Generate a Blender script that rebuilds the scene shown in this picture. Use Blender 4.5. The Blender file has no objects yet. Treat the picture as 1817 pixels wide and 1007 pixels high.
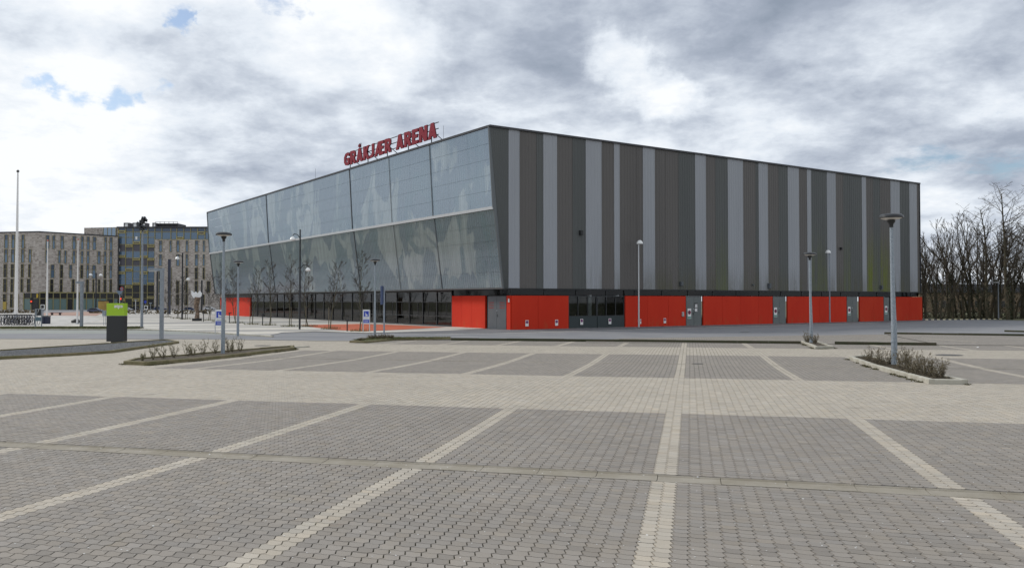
import bpy, bmesh, math, random
import numpy as np
from mathutils import Vector, Matrix, noise as mnoise

SC = bpy.context.scene
COL = SC.collection
random.seed(7)
R = math.radians

# ------------------------------------------------------------------ camera
F, CX, CY, EYE, HY = 1413.0, 908.5, 503.5, 1.8, 532.0     # focal length in px of the 1817 px wide frame
PITCH = math.atan((HY - CY) / F)
cd = bpy.data.cameras.new('camera')
cam = bpy.data.objects.new('camera', cd)
COL.objects.link(cam)
cam.location = (0, 0, EYE)
cam.rotation_euler = (R(90) + PITCH, 0, 0)
cd.sensor_width = 36.0
cd.lens = 36.0 * F / 1817.0
cd.clip_start, cd.clip_end = 0.1, 4000
SC.camera = cam

# ------------------------------------------------------------------ light
SUN_AZ, SUN_EL = -68.0, 38.0          # degrees from +Y towards +X, degrees up: sun to the left, slightly ahead, behind thin cloud
sd = bpy.data.lights.new('sun', 'SUN')
sd.energy, sd.angle, sd.color = 1.5, R(10), (1.0, 0.955, 0.89)
sun = bpy.data.objects.new('sun', sd)
COL.objects.link(sun)
_d = Vector((math.sin(R(SUN_AZ)) * math.cos(R(SUN_EL)), math.cos(R(SUN_AZ)) * math.cos(R(SUN_EL)), math.sin(R(SUN_EL))))
sun.rotation_euler = (-_d).to_track_quat('-Z', 'Y').to_euler()

vs = SC.view_settings
vs.view_transform = 'Standard'
vs.look = 'None'
vs.exposure = 0.5
vs.gamma = 1
vs.use_curve_mapping = False


class NT:
    """a short hand for node trees"""
    def __init__(s, tree):
        s.t = tree
        s.n = tree.nodes
        s.l = tree.links

    def node(s, typ, **kw):
        n = s.n.new(typ)
        for k, v in kw.items():
            if k.startswith('i_'):
                n.inputs[k[2:].replace('_', ' ')].default_value = v
            else:
                setattr(n, k, v)
        return n

    def put(s, inp, v):
        if v is None:
            return
        if isinstance(v, bpy.types.NodeSocket):
            s.l.new(v, inp)
        elif isinstance(v, (tuple, list)) and len(v) == 3 and inp.type == 'RGBA':
            inp.default_value = (*v, 1)
        else:
            inp.default_value = v

    def math(s, op, a, b=None, c=None, clamp=False):
        n = s.node('ShaderNodeMath', operation=op, use_clamp=clamp)
        s.put(n.inputs[0], a); s.put(n.inputs[1], b); s.put(n.inputs[2], c)
        return n.outputs[0]

    def vmath(s, op, a, b=None, out=0):
        n = s.node('ShaderNodeVectorMath', operation=op)
        s.put(n.inputs[0], a); s.put(n.inputs[1], b)
        return n.outputs['Value' if op in ('DOT_PRODUCT', 'LENGTH', 'DISTANCE') else 'Vector']

    def mix(s, f, a, b, blend='MIX'):
        n = s.node('ShaderNodeMix', data_type='RGBA', blend_type=blend)
        s.put(n.inputs[0], f); s.put(n.inputs[6], a); s.put(n.inputs[7], b)
        return n.outputs[2]

    def noise(s, vec, scale, detail=4, rough=0.55, dist=0.0):
        n = s.node('ShaderNodeTexNoise')
        s.put(n.inputs['Vector'], vec)
        n.inputs['Scale'].default_value = scale
        n.inputs['Detail'].default_value = detail
        n.inputs['Roughness'].default_value = rough
        n.inputs['Distortion'].default_value = dist
        return n.outputs[0]

    def ss(s, x, lo, hi, a=0.0, b=1.0):
        n = s.node('ShaderNodeMapRange', interpolation_type='SMOOTHSTEP')
        s.put(n.inputs[0], x)
        n.inputs[1].default_value, n.inputs[2].default_value = lo, hi
        n.inputs[3].default_value, n.inputs[4].default_value = a, b
        return n.outputs[0]

    def ramp(s, x, stops):
        n = s.node('ShaderNodeValToRGB')
        s.put(n.inputs[0], x)
        e = n.color_ramp.elements
        while len(e) < len(stops):
            e.new(0.5)
        for k, (p, c) in enumerate(stops):
            e[k].position = p
            e[k].color = (*c, 1)
        return n.outputs[0]

    def sep(s, v):
        n = s.node('ShaderNodeSeparateXYZ')
        s.put(n.inputs[0], v)
        return n.outputs

    def comb(s, x, y, z):
        n = s.node('ShaderNodeCombineXYZ')
        s.put(n.inputs[0], x); s.put(n.inputs[1], y); s.put(n.inputs[2], z)
        return n.outputs[0]


# ------------------------------------------------------------------ projection helpers (a pixel of the photograph -> a point in the place)
SHY = 8.5

def _und(v):
    """the lot is laid in shallow folds that drain to its two gutters"""
    pts = [(-8, .03), (0.2, -.03), (8.7, .035), (16.6, -.035), (24, .03), (30.6, 0)]
    if v <= pts[0][0]: return pts[0][1]
    if v >= pts[-1][0]: return 0.0
    for (a, za), (b, zb) in zip(pts, pts[1:]):
        if a <= v <= b:
            t = (v - a) / (b - a)
            lin = t
            smo = t * t * (3 - 2 * t)
            return za + (zb - za) * (0.5 * lin + 0.5 * smo)

AR, AS = R(-15.4), R(12.6)
RD = (math.cos(AR), math.sin(AR))                # along a row of pavers, to the right
SD = (math.sin(AS), math.cos(AS))                # along a column, away from the camera
O0 = (1.461, 8.362)                              # near edge of the gutter at the middle light line
_det = RD[0] * SD[1] - RD[1] * SD[0]

def ab(X, Y):
    dx, dy = X - O0[0], Y - O0[1]
    return ((dx * SD[1] - dy * SD[0]) / _det, (RD[0] * dy - RD[1] * dx) / _det)

def xy(a, b):
    return (O0[0] + a * RD[0] + b * SD[0], O0[1] + a * RD[1] + b * SD[1])

def gz(X, Y):
    yy = min(max(Y, -20.0), 55.0)
    xx = min(max(X, -30.0), 30.0)
    f = min(max((50 - Y) / 30.0, 0.0), 1.0)
    a, b = ab(X, Y)
    u = _und(b)
    return -.0082 * yy + .0053 * xx * f + u

def ray(x, y):
    r, u = (x - CX) / F, -(y - CY) / F
    c, s = math.cos(PITCH), math.sin(PITCH)
    return (r, c - u * s, u * c + s)

def gnd(x, y, up=0.0):
    d = ray(x, y)
    lo, hi = 1.0, 3000.0
    for _ in range(60):
        m = (lo + hi) / 2
        if EYE + d[2] * m - gz(d[0] * m, d[1] * m) - up > 0: lo = m
        else: hi = m
    return Vector((d[0] * lo, d[1] * lo, gz(d[0] * lo, d[1] * lo) + up))

def onplane(x, y, O, d):
    r = ray(x, y)
    nx, ny = d[1], -d[0]
    t = (O[0] * nx + O[1] * ny) / (r[0] * nx + r[1] * ny)
    return Vector((r[0] * t, r[1] * t, EYE + r[2] * t))

def atdepth(x, y, Y):
    r = ray(x, y)
    t = Y / r[1]
    return Vector((r[0] * t, Y, EYE + r[2] * t))

# ------------------------------------------------------------------ world: sky behind broken cloud
W = bpy.data.worlds.new('World')
SC.world = W
W.use_nodes = True
w = NT(W.node_tree)
w.n.clear()
tc = w.node('ShaderNodeTexCoord').outputs['Generated']
dirv = w.vmath('NORMALIZE', tc)
dx, dy, dz = w.sep(dirv)[:3]
zc = w.math('MAXIMUM', dz, 0.0)
den = w.math('ADD', zc, 0.24)
plane = w.comb(w.math('DIVIDE', dx, den), w.math('DIVIDE', dy, den), 0.0)

def blob(pxx, pyy, deg, soft=0.0):
    d = Vector(ray(pxx, pyy)).normalized()
    v = w.vmath('DOT_PRODUCT', wdir, tuple(d))
    return w.ss(v, math.cos(R(deg)), math.cos(R(soft)), 0, 1)

# a bent direction so that the big features have ragged outlines
nn = w.node('ShaderNodeTexNoise')
w.put(nn.inputs['Vector'], dirv)
nn.inputs['Scale'].default_value = 14.0
nn.inputs['Detail'].default_value = 6
nn.inputs['Roughness'].default_value = .6
bent = w.vmath('SUBTRACT', nn.outputs['Color'], (0.5, 0.5, 0.5))
bent = w.vmath('MULTIPLY', bent, (0.11, 0.11, 0.08))
wdir = w.vmath('NORMALIZE', w.vmath('ADD', dirv, bent))

n1 = w.noise(w.vmath('ADD', plane, (3.1, 7.7, 0)), 1.45, 11, 0.58, 0.2)     # big masses
n2 = w.noise(w.vmath('ADD', plane, (11.3, 2.2, 4.0)), 4.6, 12, 0.62, 0.1)    # lumps
shade = w.math('ADD', w.math('ADD', w.math('MULTIPLY', n1, 0.70), w.math('MULTIPLY', n2, 0.52)), -.066)
# darker slate deck to the upper right, brighter cloud to the left and by the sun's gap
dark = w.math('MULTIPLY', blob(1560, 60, 26), .085)
for q in ((1450, 200, 11, .045), (930, 140, 12, .055), (1800, 120, 10, .04), (1060, 30, 9, .02), (560, 230, 8, .05), (1600, 120, 6, .02),
          (700, 310, 6, .05), (40, 240, 5, .05), (1720, 345, 5, .10), (480, 100, 8, .03)):
    dark = w.math('ADD', dark, w.math('MULTIPLY', blob(q[0], q[1], q[2]), q[3]))
lite = w.math('MULTIPLY', blob(1110, 105, 3.2), .20)
for q in ((1180, 180, 2.6, .13), (250, 90, 18, .065), (100, 200, 7, .03), (620, 90, 8, .04), (1500, 290, 7, .05), (1250, 255, 6, .07), (1760, 285, 8, .10), (300, 20, 8, .04),
          (640, 40, 7, .06), (150, 330, 9, .05), (1690, 400, 3, .05)):
    lite = w.math('ADD', lite, w.math('MULTIPLY', blob(q[0], q[1], q[2]), q[3]))
shade = w.math('SUBTRACT', w.math('ADD', shade, lite), dark)
shade = w.math('ADD', shade, w.ss(dz, 0.0, 0.16, .05, 0))
cloud = w.ramp(shade, [(0.26, (.275, .325, .405)), (0.38, (.385, .435, .525)), (0.48, (.56, .615, .70)), (0.57, (.76, .815, .885)), (0.68, (.94, .965, .99))])
sky = w.node('ShaderNodeTexSky', sky_type='NISHITA', sun_disc=False, sun_elevation=R(SUN_EL), sun_rotation=R(SUN_AZ), dust_density=1.2, ozone_density=1.4)
SKY_K = 0.12
blue = w.mix(1.0, sky.outputs[0], (SKY_K, SKY_K, SKY_K), 'MULTIPLY')
gap = w.math('MULTIPLY', blob(175, 176, 1.7), .8)
for q in ((85, 158, 1.1, .9), (125, 170, 1.4, .9), (215, 176, 1.4, .9), (255, 168, 1.3, .9), (298, 155, 1.2, .9), (325, 25, 1.5, .9), (340, 45, 1.2, .8), (505, 10, 1.6, 1), (1775, 268, 3.0, .8), (345, 370, 3.0, .7), (1640, 282, 3.0, .7)):
    gap = w.math('ADD', gap, w.math('MULTIPLY', blob(q[0], q[1], q[2]), q[3]))
n3 = w.noise(w.vmath('ADD', plane, (1.0, 5.0, 0)), 4.5, 9, .62)
cover = w.math('SUBTRACT', w.math('ADD', w.math('MULTIPLY', n3, 2.4), 0.04), w.math('MULTIPLY', gap, 0.52))
cover = w.ss(cover, 0.34, 0.86)
skyc = w.mix(cover, blue, cloud)
low = w.mix(w.ss(dz, -0.02, 0.0), (.22, .21, .19), skyc)
bg = w.node('ShaderNodeBackground')
w.put(bg.inputs[0], low)
bg.inputs[1].default_value = 0.74
wo = w.node('ShaderNodeOutputWorld')
w.l.new(bg.outputs[0], wo.inputs[0])


# ------------------------------------------------------------------ materials
def pos_node(m):
    return m.node('ShaderNodeNewGeometry').outputs['Position']

def mat(name, col, rough=.6, metal=0.0, var=0.0, scale=3.0, bump=0.0, bscale=None, stretch=None, spec=.5, col2=None, detail=5, trans=0.0, emit=None, coat=0.0):
    M = bpy.data.materials.new(name)
    M.use_nodes = True
    m = NT(M.node_tree)
    b = m.n['Principled BSDF']
    b.inputs['Roughness'].default_value = rough
    b.inputs['Metallic'].default_value = metal
    b.inputs['Specular IOR Level'].default_value = spec
    b.inputs['Coat Weight'].default_value = coat
    b.inputs['Base Color'].default_value = (*col, 1)
    v = None
    if var or bump or col2:
        p = pos_node(m)
        v = m.vmath('MULTIPLY', p, stretch) if stretch else p
    if var or col2:
        n = m.noise(v, scale, detail, .62)
        c2 = col2 or tuple(min(1, c * (1 + var)) for c in col)
        c1 = col if col2 else tuple(c * (1 - var) for c in col)
        m.put(b.inputs['Base Color'], m.mix(m.ss(n, .34, .66), c1, c2))
    if bump:
        bn = m.node('ShaderNodeBump')
        bn.inputs['Strength'].default_value = bump
        bn.inputs['Distance'].default_value = .01
        m.put(bn.inputs['Height'], m.noise(v, bscale or scale * 6, 4, .6))
        m.l.new(bn.outputs[0], b.inputs['Normal'])
    if trans:
        b.inputs['Transmission Weight'].default_value = trans
    if emit:
        b.inputs['Emission Color'].default_value = (*emit[:3], 1)
        b.inputs['Emission Strength'].default_value = emit[3]
    return M


class MB:
    """collects shapes in world coordinates, then links them as ONE mesh object"""
    def __init__(s):
        s.v, s.f, s.m = [], [], []

    def add(s, vs, fs, m=0):
        k = len(s.v)
        s.v += [tuple(p) for p in vs]
        s.f += [tuple(i + k for i in f) for f in fs]
        s.m += [m] * len(fs)
        return s

    def hexa(s, p, m=0):      # p: four bottom corners, four top corners, counter clockwise seen from above
        return s.add(p, [(3, 2, 1, 0), (4, 5, 6, 7), (0, 1, 5, 4), (1, 2, 6, 5), (2, 3, 7, 6), (3, 0, 4, 7)], m)

    def box(s, c, d, m=0, rz=0.0):   # centre of the bottom face, size
        ca, sa = math.cos(rz), math.sin(rz)
        q = []
        for z in (0, d[2]):
            for x, y in ((-.5, -.5), (.5, -.5), (.5, .5), (-.5, .5)):
                X, Y = x * d[0], y * d[1]
                q.append((c[0] + X * ca - Y * sa, c[1] + X * sa + Y * ca, c[2] + z))
        return s.hexa(q, m)

    def obox(s, o, ax, ay, az, m=0):  # corner and three edge vectors
        o, ax, ay, az = map(Vector, (o, ax, ay, az))
        if ax.cross(ay).dot(az) < 0:
            o, ax = o + ax, -ax
        return s.hexa([o, o + ax, o + ax + ay, o + ay, o + az, o + ax + az, o + ax + ay + az, o + ay + az], m)

    def tube(s, pts, rad, n=8, m=0, cap=True):
        pts = [Vector(p) for p in pts]
        if not isinstance(rad, (list, tuple)):
            rad = [rad] * len(pts)
        rings, up = [], None
        for i, p in enumerate(pts):
            t = (pts[min(i + 1, len(pts) - 1)] - pts[max(i - 1, 0)]).normalized()
            if up is None:
                up = Vector((0, 0, 1)) if abs(t.z) < .9 else Vector((1, 0, 0))
            a = t.cross(up)
            if a.length < 1e-5:
                a = t.orthogonal()
            a.normalize()
            b = a.cross(t)
            up = b
            rings.append([p + (a * math.cos(k * 2 * math.pi / n) + b * math.sin(k * 2 * math.pi / n)) * rad[i] for k in range(n)])
        vs = [q for r in rings for q in r]
        fs = []
        for i in range(len(rings) - 1):
            for k in range(n):
                k2 = (k + 1) % n
                fs.append((i * n + k, (i + 1) * n + k, (i + 1) * n + k2, i * n + k2))
        if cap:
            fs.append(tuple(range(n)))
            fs.append(tuple((len(rings) - 1) * n + k for k in reversed(range(n))))
        return s.add(vs, fs, m)

    def lathe(s, c, prof, n=20, m=0):   # prof: (radius, height) bottom to top
        vs, fs = [], []
        for r, z in prof:
            for k in range(n):
                a = 2 * math.pi * k / n
                vs.append((c[0] + r * math.cos(a), c[1] + r * math.sin(a), c[2] + z))
        for i in range(len(prof) - 1):
            for k in range(n):
                k2 = (k + 1) % n
                fs.append((i * n + k, i * n + k2, (i + 1) * n + k2, (i + 1) * n + k))
        fs.append(tuple(reversed(range(n))))
        fs.append(tuple((len(prof) - 1) * n + k for k in range(n)))
        return s.add(vs, fs, m)

    def prism(s, poly, z0, z1, m=0):    # poly: (x, y) list
        A = sum(a[0] * b[1] - b[0] * a[1] for a, b in zip(poly, poly[1:] + poly[:1]))
        if A < 0: poly = poly[::-1]
        n = len(poly)
        vs = [(p[0], p[1], z0) for p in poly] + [(p[0], p[1], z1) for p in poly]
        fs = [tuple(reversed(range(n))), tuple(range(n, 2 * n))] + [(k, (k + 1) % n, n + (k + 1) % n, n + k) for k in range(n)]
        return s.add(vs, fs, m)

    def build(s, name, mats, parent=None, smooth=False, label=None, cat=None, group=None, kind=None, base=None):
        me = bpy.data.meshes.new(name)
        o3 = Vector(base) if base is not None else Vector((0, 0, 0))
        if parent is not None:
            o3 = world_loc(parent)
        me.from_pydata([(p[0] - o3.x, p[1] - o3.y, p[2] - o3.z) for p in s.v], [], s.f)
        if not isinstance(mats, (list, tuple)): mats = [mats]
        for q in mats: me.materials.append(q)
        if len(mats) > 1: me.polygons.foreach_set('material_index', s.m)
        if smooth:
            me.polygons.foreach_set('use_smooth', [True] * len(s.f))
            try: me.set_sharp_from_angle(angle=R(38))
            except Exception: pass
        me.update()
        o = bpy.data.objects.new(name, me)
        COL.objects.link(o)
        if parent is not None: o.parent = parent
        else: o.location = o3
        tag(o, label, cat, group, kind)
        return o


def world_loc(o):
    v = Vector(o.location)
    p = o.parent
    while p is not None:
        v += Vector(p.location)
        p = p.parent
    return v

def tag(o, label=None, cat=None, group=None, kind=None):
    if label: o['label'] = label
    if cat: o['category'] = cat
    if group: o['group'] = group
    if kind: o['kind'] = kind
    return o

def thing(name, loc, label, cat, group=None):
    o = bpy.data.objects.new(name, None)
    o.empty_display_size = .3
    COL.objects.link(o)
    o.location = loc
    return tag(o, label, cat, group)

def copy_tree(o, parent=None):
    c = o.copy()
    COL.objects.link(c)
    if parent is not None: c.parent = parent
    for ch in list(o.children): copy_tree(ch, c)
    return c

def sheet(name, pts, m, up, kind='structure', parent=None, step=4.0, label=None):
    """a piece of ground cut along the common grid so that every layer follows the same fall"""
    bm = bmesh.new()
    vs = [bm.verts.new((p[0], p[1], 0)) for p in pts]
    f = bm.faces.new(vs)
    if f.normal.z < 0: f.normal_flip()
    bm.normal_update()
    if bm.faces[:][0].normal.z < 0: bmesh.ops.reverse_faces(bm, faces=bm.faces[:])
    xs = [p[0] for p in pts]; ys = [p[1] for p in pts]
    lim = (-60, 70, 0, 64)
    k = math.ceil(max(min(xs), lim[0]) / step) * step
    while k < min(max(xs), lim[1]):
        bmesh.ops.bisect_plane(bm, geom=bm.verts[:] + bm.edges[:] + bm.faces[:], plane_co=(k, 0, 0), plane_no=(1, 0, 0)); k += step
    k = math.ceil(max(min(ys), lim[2]) / step) * step
    while k < min(max(ys), lim[3]):
        bmesh.ops.bisect_plane(bm, geom=bm.verts[:] + bm.edges[:] + bm.faces[:], plane_co=(0, k, 0), plane_no=(0, 1, 0)); k += step
    for v in bm.verts: v.co.z = gz(v.co.x, v.co.y) + up
    bmesh.ops.triangulate(bm, faces=bm.faces[:])
    if parent is not None: bmesh.ops.translate(bm, verts=bm.verts[:], vec=-world_loc(parent))
    me = bpy.data.meshes.new(name)
    bm.to_mesh(me); bm.free()
    me.materials.append(m)
    o = bpy.data.objects.new(name, me)
    COL.objects.link(o)
    if parent: o.parent = parent
    tag(o, label, None, None, kind)
    return o

def gpoly(pix):
    return [gnd(*q)[:2] for q in pix]

# ------------------------------------------------------------------ ground
BW, BD, GW = .1277, .1125, .385
def paver_mat(name, c, c2, far=False):
    M = bpy.data.materials.new(name)
    M.use_nodes = True
    m = NT(M.node_tree)
    b = m.n['Principled BSDF']
    b.inputs['Roughness'].default_value = .82
    b.inputs['Specular IOR Level'].default_value = .35
    p = pos_node(m)
    grit = m.noise(p, 180, 3, .7)
    big = m.noise(p, .55, 5, .6)
    med = m.noise(p, 3.3, 4, .6)
    base = m.mix(m.ss(grit, .25, .75), tuple(x * .84 for x in c), tuple(min(1, x * 1.14) for x in c))
    base = m.mix(m.math('MULTIPLY', m.ss(med, .45, .75), .45), base, c2)
    base = m.mix(m.math('MULTIPLY', m.ss(big, .40, .62), .30), base, tuple(x * .80 for x in c))
    # mossy and rusty patches
    pt = m.noise(p, 1.7, 5, .7)
    base = m.mix(m.math('MULTIPLY', m.ss(pt, .62, .72), .28), base, (c[0] * .80, c[1] * .80, c[2] * .55))
    pt2 = m.noise(m.vmath('ADD', p, (31, 7, 0)), 2.6, 5, .7)
    base = m.mix(m.math('MULTIPLY', m.ss(pt2, .64, .74), .25), base, (c[0] * 1.1, c[1] * .85, c[2] * .68))
    # drips of oil where engines stand
    vo = m.node('ShaderNodeTexVoronoi'); m.put(vo.inputs['Vector'], m.vmath('MULTIPLY', p, (.45, .45, .0))); vo.inputs['Scale'].default_value = 1.0
    od = m.math('ADD', vo.outputs['Distance'], m.math('MULTIPLY', m.noise(p, 7, 4, .7), .12))
    base = m.mix(m.math('MULTIPLY', m.ss(od, .15, .08), .38), base, tuple(x * .45 for x in c))
    # dark wheel smears and pale scuffs that lie where cars turn
    pm = m.vmath('MULTIPLY', p, (1.0, .35, 1.0))
    sm = m.noise(pm, .9, 6, .66, .6)
    base = m.mix(m.math('MULTIPLY', m.ss(sm, .60, .74), .22), base, tuple(x * .62 for x in c))
    if far:
        q = m.vmath('SUBTRACT', p, (O0[0], O0[1], 0))
        ux = m.vmath('DOT_PRODUCT', q, (SD[1] / _det / BW, -SD[0] / _det / BW, 0))
        uy = m.vmath('DOT_PRODUCT', m.vmath('SUBTRACT', q, (SD[0] * GW, SD[1] * GW, 0)), (-RD[1] / _det / BD, RD[0] / _det / BD, 0))
        zig = m.math('MULTIPLY', m.math('PINGPONG', uy, .5), .44)
        ux2 = m.math('ADD', ux, m.math('SUBTRACT', zig, .11))
        fx = m.math('FRACT', ux2)
        fy = m.math('FRACT', m.math('ADD', uy, m.math('MULTIPLY', m.math('SINE', m.math('MULTIPLY', ux, 6.2832)), .05)))
        jx = m.math('MAXIMUM', m.ss(fx, .92, .99), m.ss(fx, .08, 0.01))
        jy = m.math('MAXIMUM', m.ss(fy, .955, 1.0), m.ss(fy, .045, 0.0))
        wn = m.node('ShaderNodeTexWhiteNoise', noise_dimensions='2D')
        m.put(wn.inputs['Vector'], m.comb(m.math('FLOOR', ux2), m.math('FLOOR', uy), 0))
        tone = wn.outputs['Value']
        base = m.mix(1.0, base, m.ramp(tone, [(0, (.88, .88, .87)), (.5, (1, 1, 1)), (1, (1.11, 1.10, 1.08))]), 'MULTIPLY')
        j = m.math('MAXIMUM', m.math('MULTIPLY', jx, .95), m.math('MULTIPLY', jy, .75))
        base = m.mix(j, base, (.05, .045, .03))
        bn = m.node('ShaderNodeBump')
        bn.inputs['Strength'].default_value = .5
        bn.inputs['Distance'].default_value = .006
        m.put(bn.inputs['Height'], m.math('SUBTRACT', 1, j))
        m.l.new(bn.outputs[0], b.inputs['Normal'])
    else:
        at = m.node('ShaderNodeAttribute', attribute_name='tone')
        base = m.mix(1.0, base, at.outputs['Color'], 'MULTIPLY')
        bn = m.node('ShaderNodeBump')
        bn.inputs['Strength'].default_value = .35
        bn.inputs['Distance'].default_value = .004
        m.put(bn.inputs['Height'], grit)
        m.l.new(bn.outputs[0], b.inputs['Normal'])
    m.put(b.inputs['Base Color'], base)
    return M

DK, DK2 = (.256, .232, .204), (.268, .230, .18)
LT, LT2 = (.415, .373, .310), (.415, .36, .285)
M_dark, M_light = paver_mat('grey concrete paver', DK, DK2), paver_mat('buff concrete paver', LT, LT2)
M_darkf, M_lightf = paver_mat('grey paver courses', DK, DK2, True), paver_mat('buff paver courses', LT, LT2, True)
M_sand = mat('joint soil', (.030, .025, .016), .95, var=.5, scale=5, col2=(.055, .055, .02))
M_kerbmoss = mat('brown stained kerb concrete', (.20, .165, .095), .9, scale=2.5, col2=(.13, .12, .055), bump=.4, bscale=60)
M_kerbdark = mat('mossy shaded kerb concrete', (.060, .052, .030), .9, scale=2.2, col2=(.045, .05, .022), bump=.4, bscale=60)  # moss colour taken darker to paint in the shade of the near face
M_kerb = mat('weathered kerb concrete', (.30, .272, .225), .9, scale=2.2, col2=(.235, .208, .16), bump=.4, bscale=60)
M_kerbpale = mat('pale kerb concrete', (.44, .42, .36), .85, scale=3, col2=(.33, .31, .25), bump=.3, bscale=60)
M_asph = mat('asphalt', (.175, .178, .19), .85, scale=.35, col2=(.215, .215, .22), bump=.35, bscale=90)
M_asph2 = mat('dark asphalt', (.12, .122, .13), .85, scale=.5, col2=(.16, .16, .165), bump=.35, bscale=90)
M_court = mat('orange red court surface', (.42, .085, .03), .8, scale=.5, col2=(.50, .11, .045))
M_grass = mat('thin verge grass', (.075, .095, .03), .95, scale=1.2, col2=(.14, .125, .055), bump=.6, bscale=20)
M_field = mat('rough ground', (.16, .15, .10), .95, scale=.08, col2=(.10, .115, .05))
M_soil = mat('bed soil', (.045, .035, .022), .95, scale=5, col2=(.085, .065, .04), bump=.8, bscale=30)
M_white = mat('road paint', (.72, .71, .67), .7, scale=2, col2=(.55, .54, .5))
M_iron = mat('cast iron cover', (.06, .055, .05), .6, var=.3, scale=12)

b_of = lambda x, y: ab(*gnd(x, y)[:2])[1]
a_of = lambda x, y: ab(*gnd(x, y)[:2])[0]
J1 = round((b_of(1183, 732.3) - GW) / BD)
J2 = round((b_of(1195, 670) - GW) / BD)
JM = round((b_of(1203, 645.5) - GW) / BD)
J3 = round((b_of(1205, 629.6) - GW) / BD)
J4 = round((b_of(1207, 615.8) - GW) / BD)
JK = round((b_of(1208, 607.5) - GW) / BD)
I2 = round(a_of(290, 650) / BW)
I3 = round(a_of(640, 606.5) / BW)
PER = 22
print('rows', J1, J2, JM, J3, J4, JK, I2, I3)

def bpos(j):
    return j * BD + (GW if j >= 0 else 0.0)

def is_light(i, j):
    strip = (i % PER) < 2
    if j < 0: return strip
    if j < J1: return strip
    if j < J2: return True
    if j < J3: return strip if i > I2 else True
    if j < J4: return True
    return strip if i > I3 else True

JN0, JN1 = -46, 108          # rows laid stone by stone
def irange(j):
    a0, b0 = 0.0, bpos(j)
    lo, hi = None, None
    # X / Y limit of the view plus a margin
    for sgn in (-1, 1):
        a = 0.0
        for _ in range(30):
            X, Y = xy(a, b0)
            lim = sgn * (.643 * 1.06 * max(Y, 0.5) + 1.5)
            a += (lim - X) / (RD[0] - sgn * .68 * RD[1])
        if sgn < 0: lo = math.floor(a / BW)
        else: hi = math.ceil(a / BW)
    return lo, hi

def gz_np(X, Y):
    yy = np.clip(Y, -20, 55); xx = np.clip(X, -30, 30)
    f = np.clip((50 - Y) / 30.0, 0, 1)
    b = (RD[0] * (Y - O0[1]) - RD[1] * (X - O0[0])) / _det
    tb = np.linspace(-10, 32, 400)
    tz = np.array([_und(t) for t in tb])
    return -.0082 * yy + .0053 * xx * f + np.interp(b, tb, tz)

# outline of one stone in course units: zigzag sides, gently stepped ends
cx_ = lambda t: (-.115 + .23 * t / .72) if t < .72 else (.115 - .23 * (t - .72) / .28)      # t runs from far to near
ry_ = lambda s: .17 * ((0 if s < .3 else 1 if s > .68 else (s - .3) / .38) - s)
def outline():
    pts = []
    for s in (0, .3, .68, 1): pts.append((s + cx_(1), 0 - ry_(s)))         # near side, left to right
    pts.append((1 + cx_(.72), .28))
    for s in (1, .68, .3, 0): pts.append((s + cx_(0), 1 - ry_(s)))         # far side, right to left
    pts.append((cx_(.72), .28))
    return np.array(pts)
OUT = outline()
NV = len(OUT)

def stone_local(seed):
    rs = np.random.RandomState(seed)
    c = OUT.mean(axis=0)
    gx, gy = .0042 / BW, .0023 / BD
    o = OUT - c
    low = o.copy(); low[:, 0] *= (1 - 2 * gx); low[:, 1] *= (1 - 2 * gy)
    top = low.copy(); top[:, 0] *= (1 - 2 * .0018 / BW); top[:, 1] *= (1 - 2 * .0018 / BD)
    return c, low, top

C_, LOWR, TOPR = stone_local(0)
def tri_faces():
    fs = [tuple(range(NV))]
    for k in range(NV): fs.append((NV + k, NV + (k + 1) % NV, (k + 1) % NV, k))
    return fs
FS = tri_faces()

rs = np.random.RandomState(3)
def tone_of(n, light):
    t = 1 + rs.normal(0, .052, n)
    t = np.clip(t, .84, 1.16)
    warm = np.clip(rs.normal(0, .014, n), -.02, .05)
    return np.stack([t * (1 + warm), t * (1 + warm * .25), t * (1 - warm * .9), np.ones(n)], 1)

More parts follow.
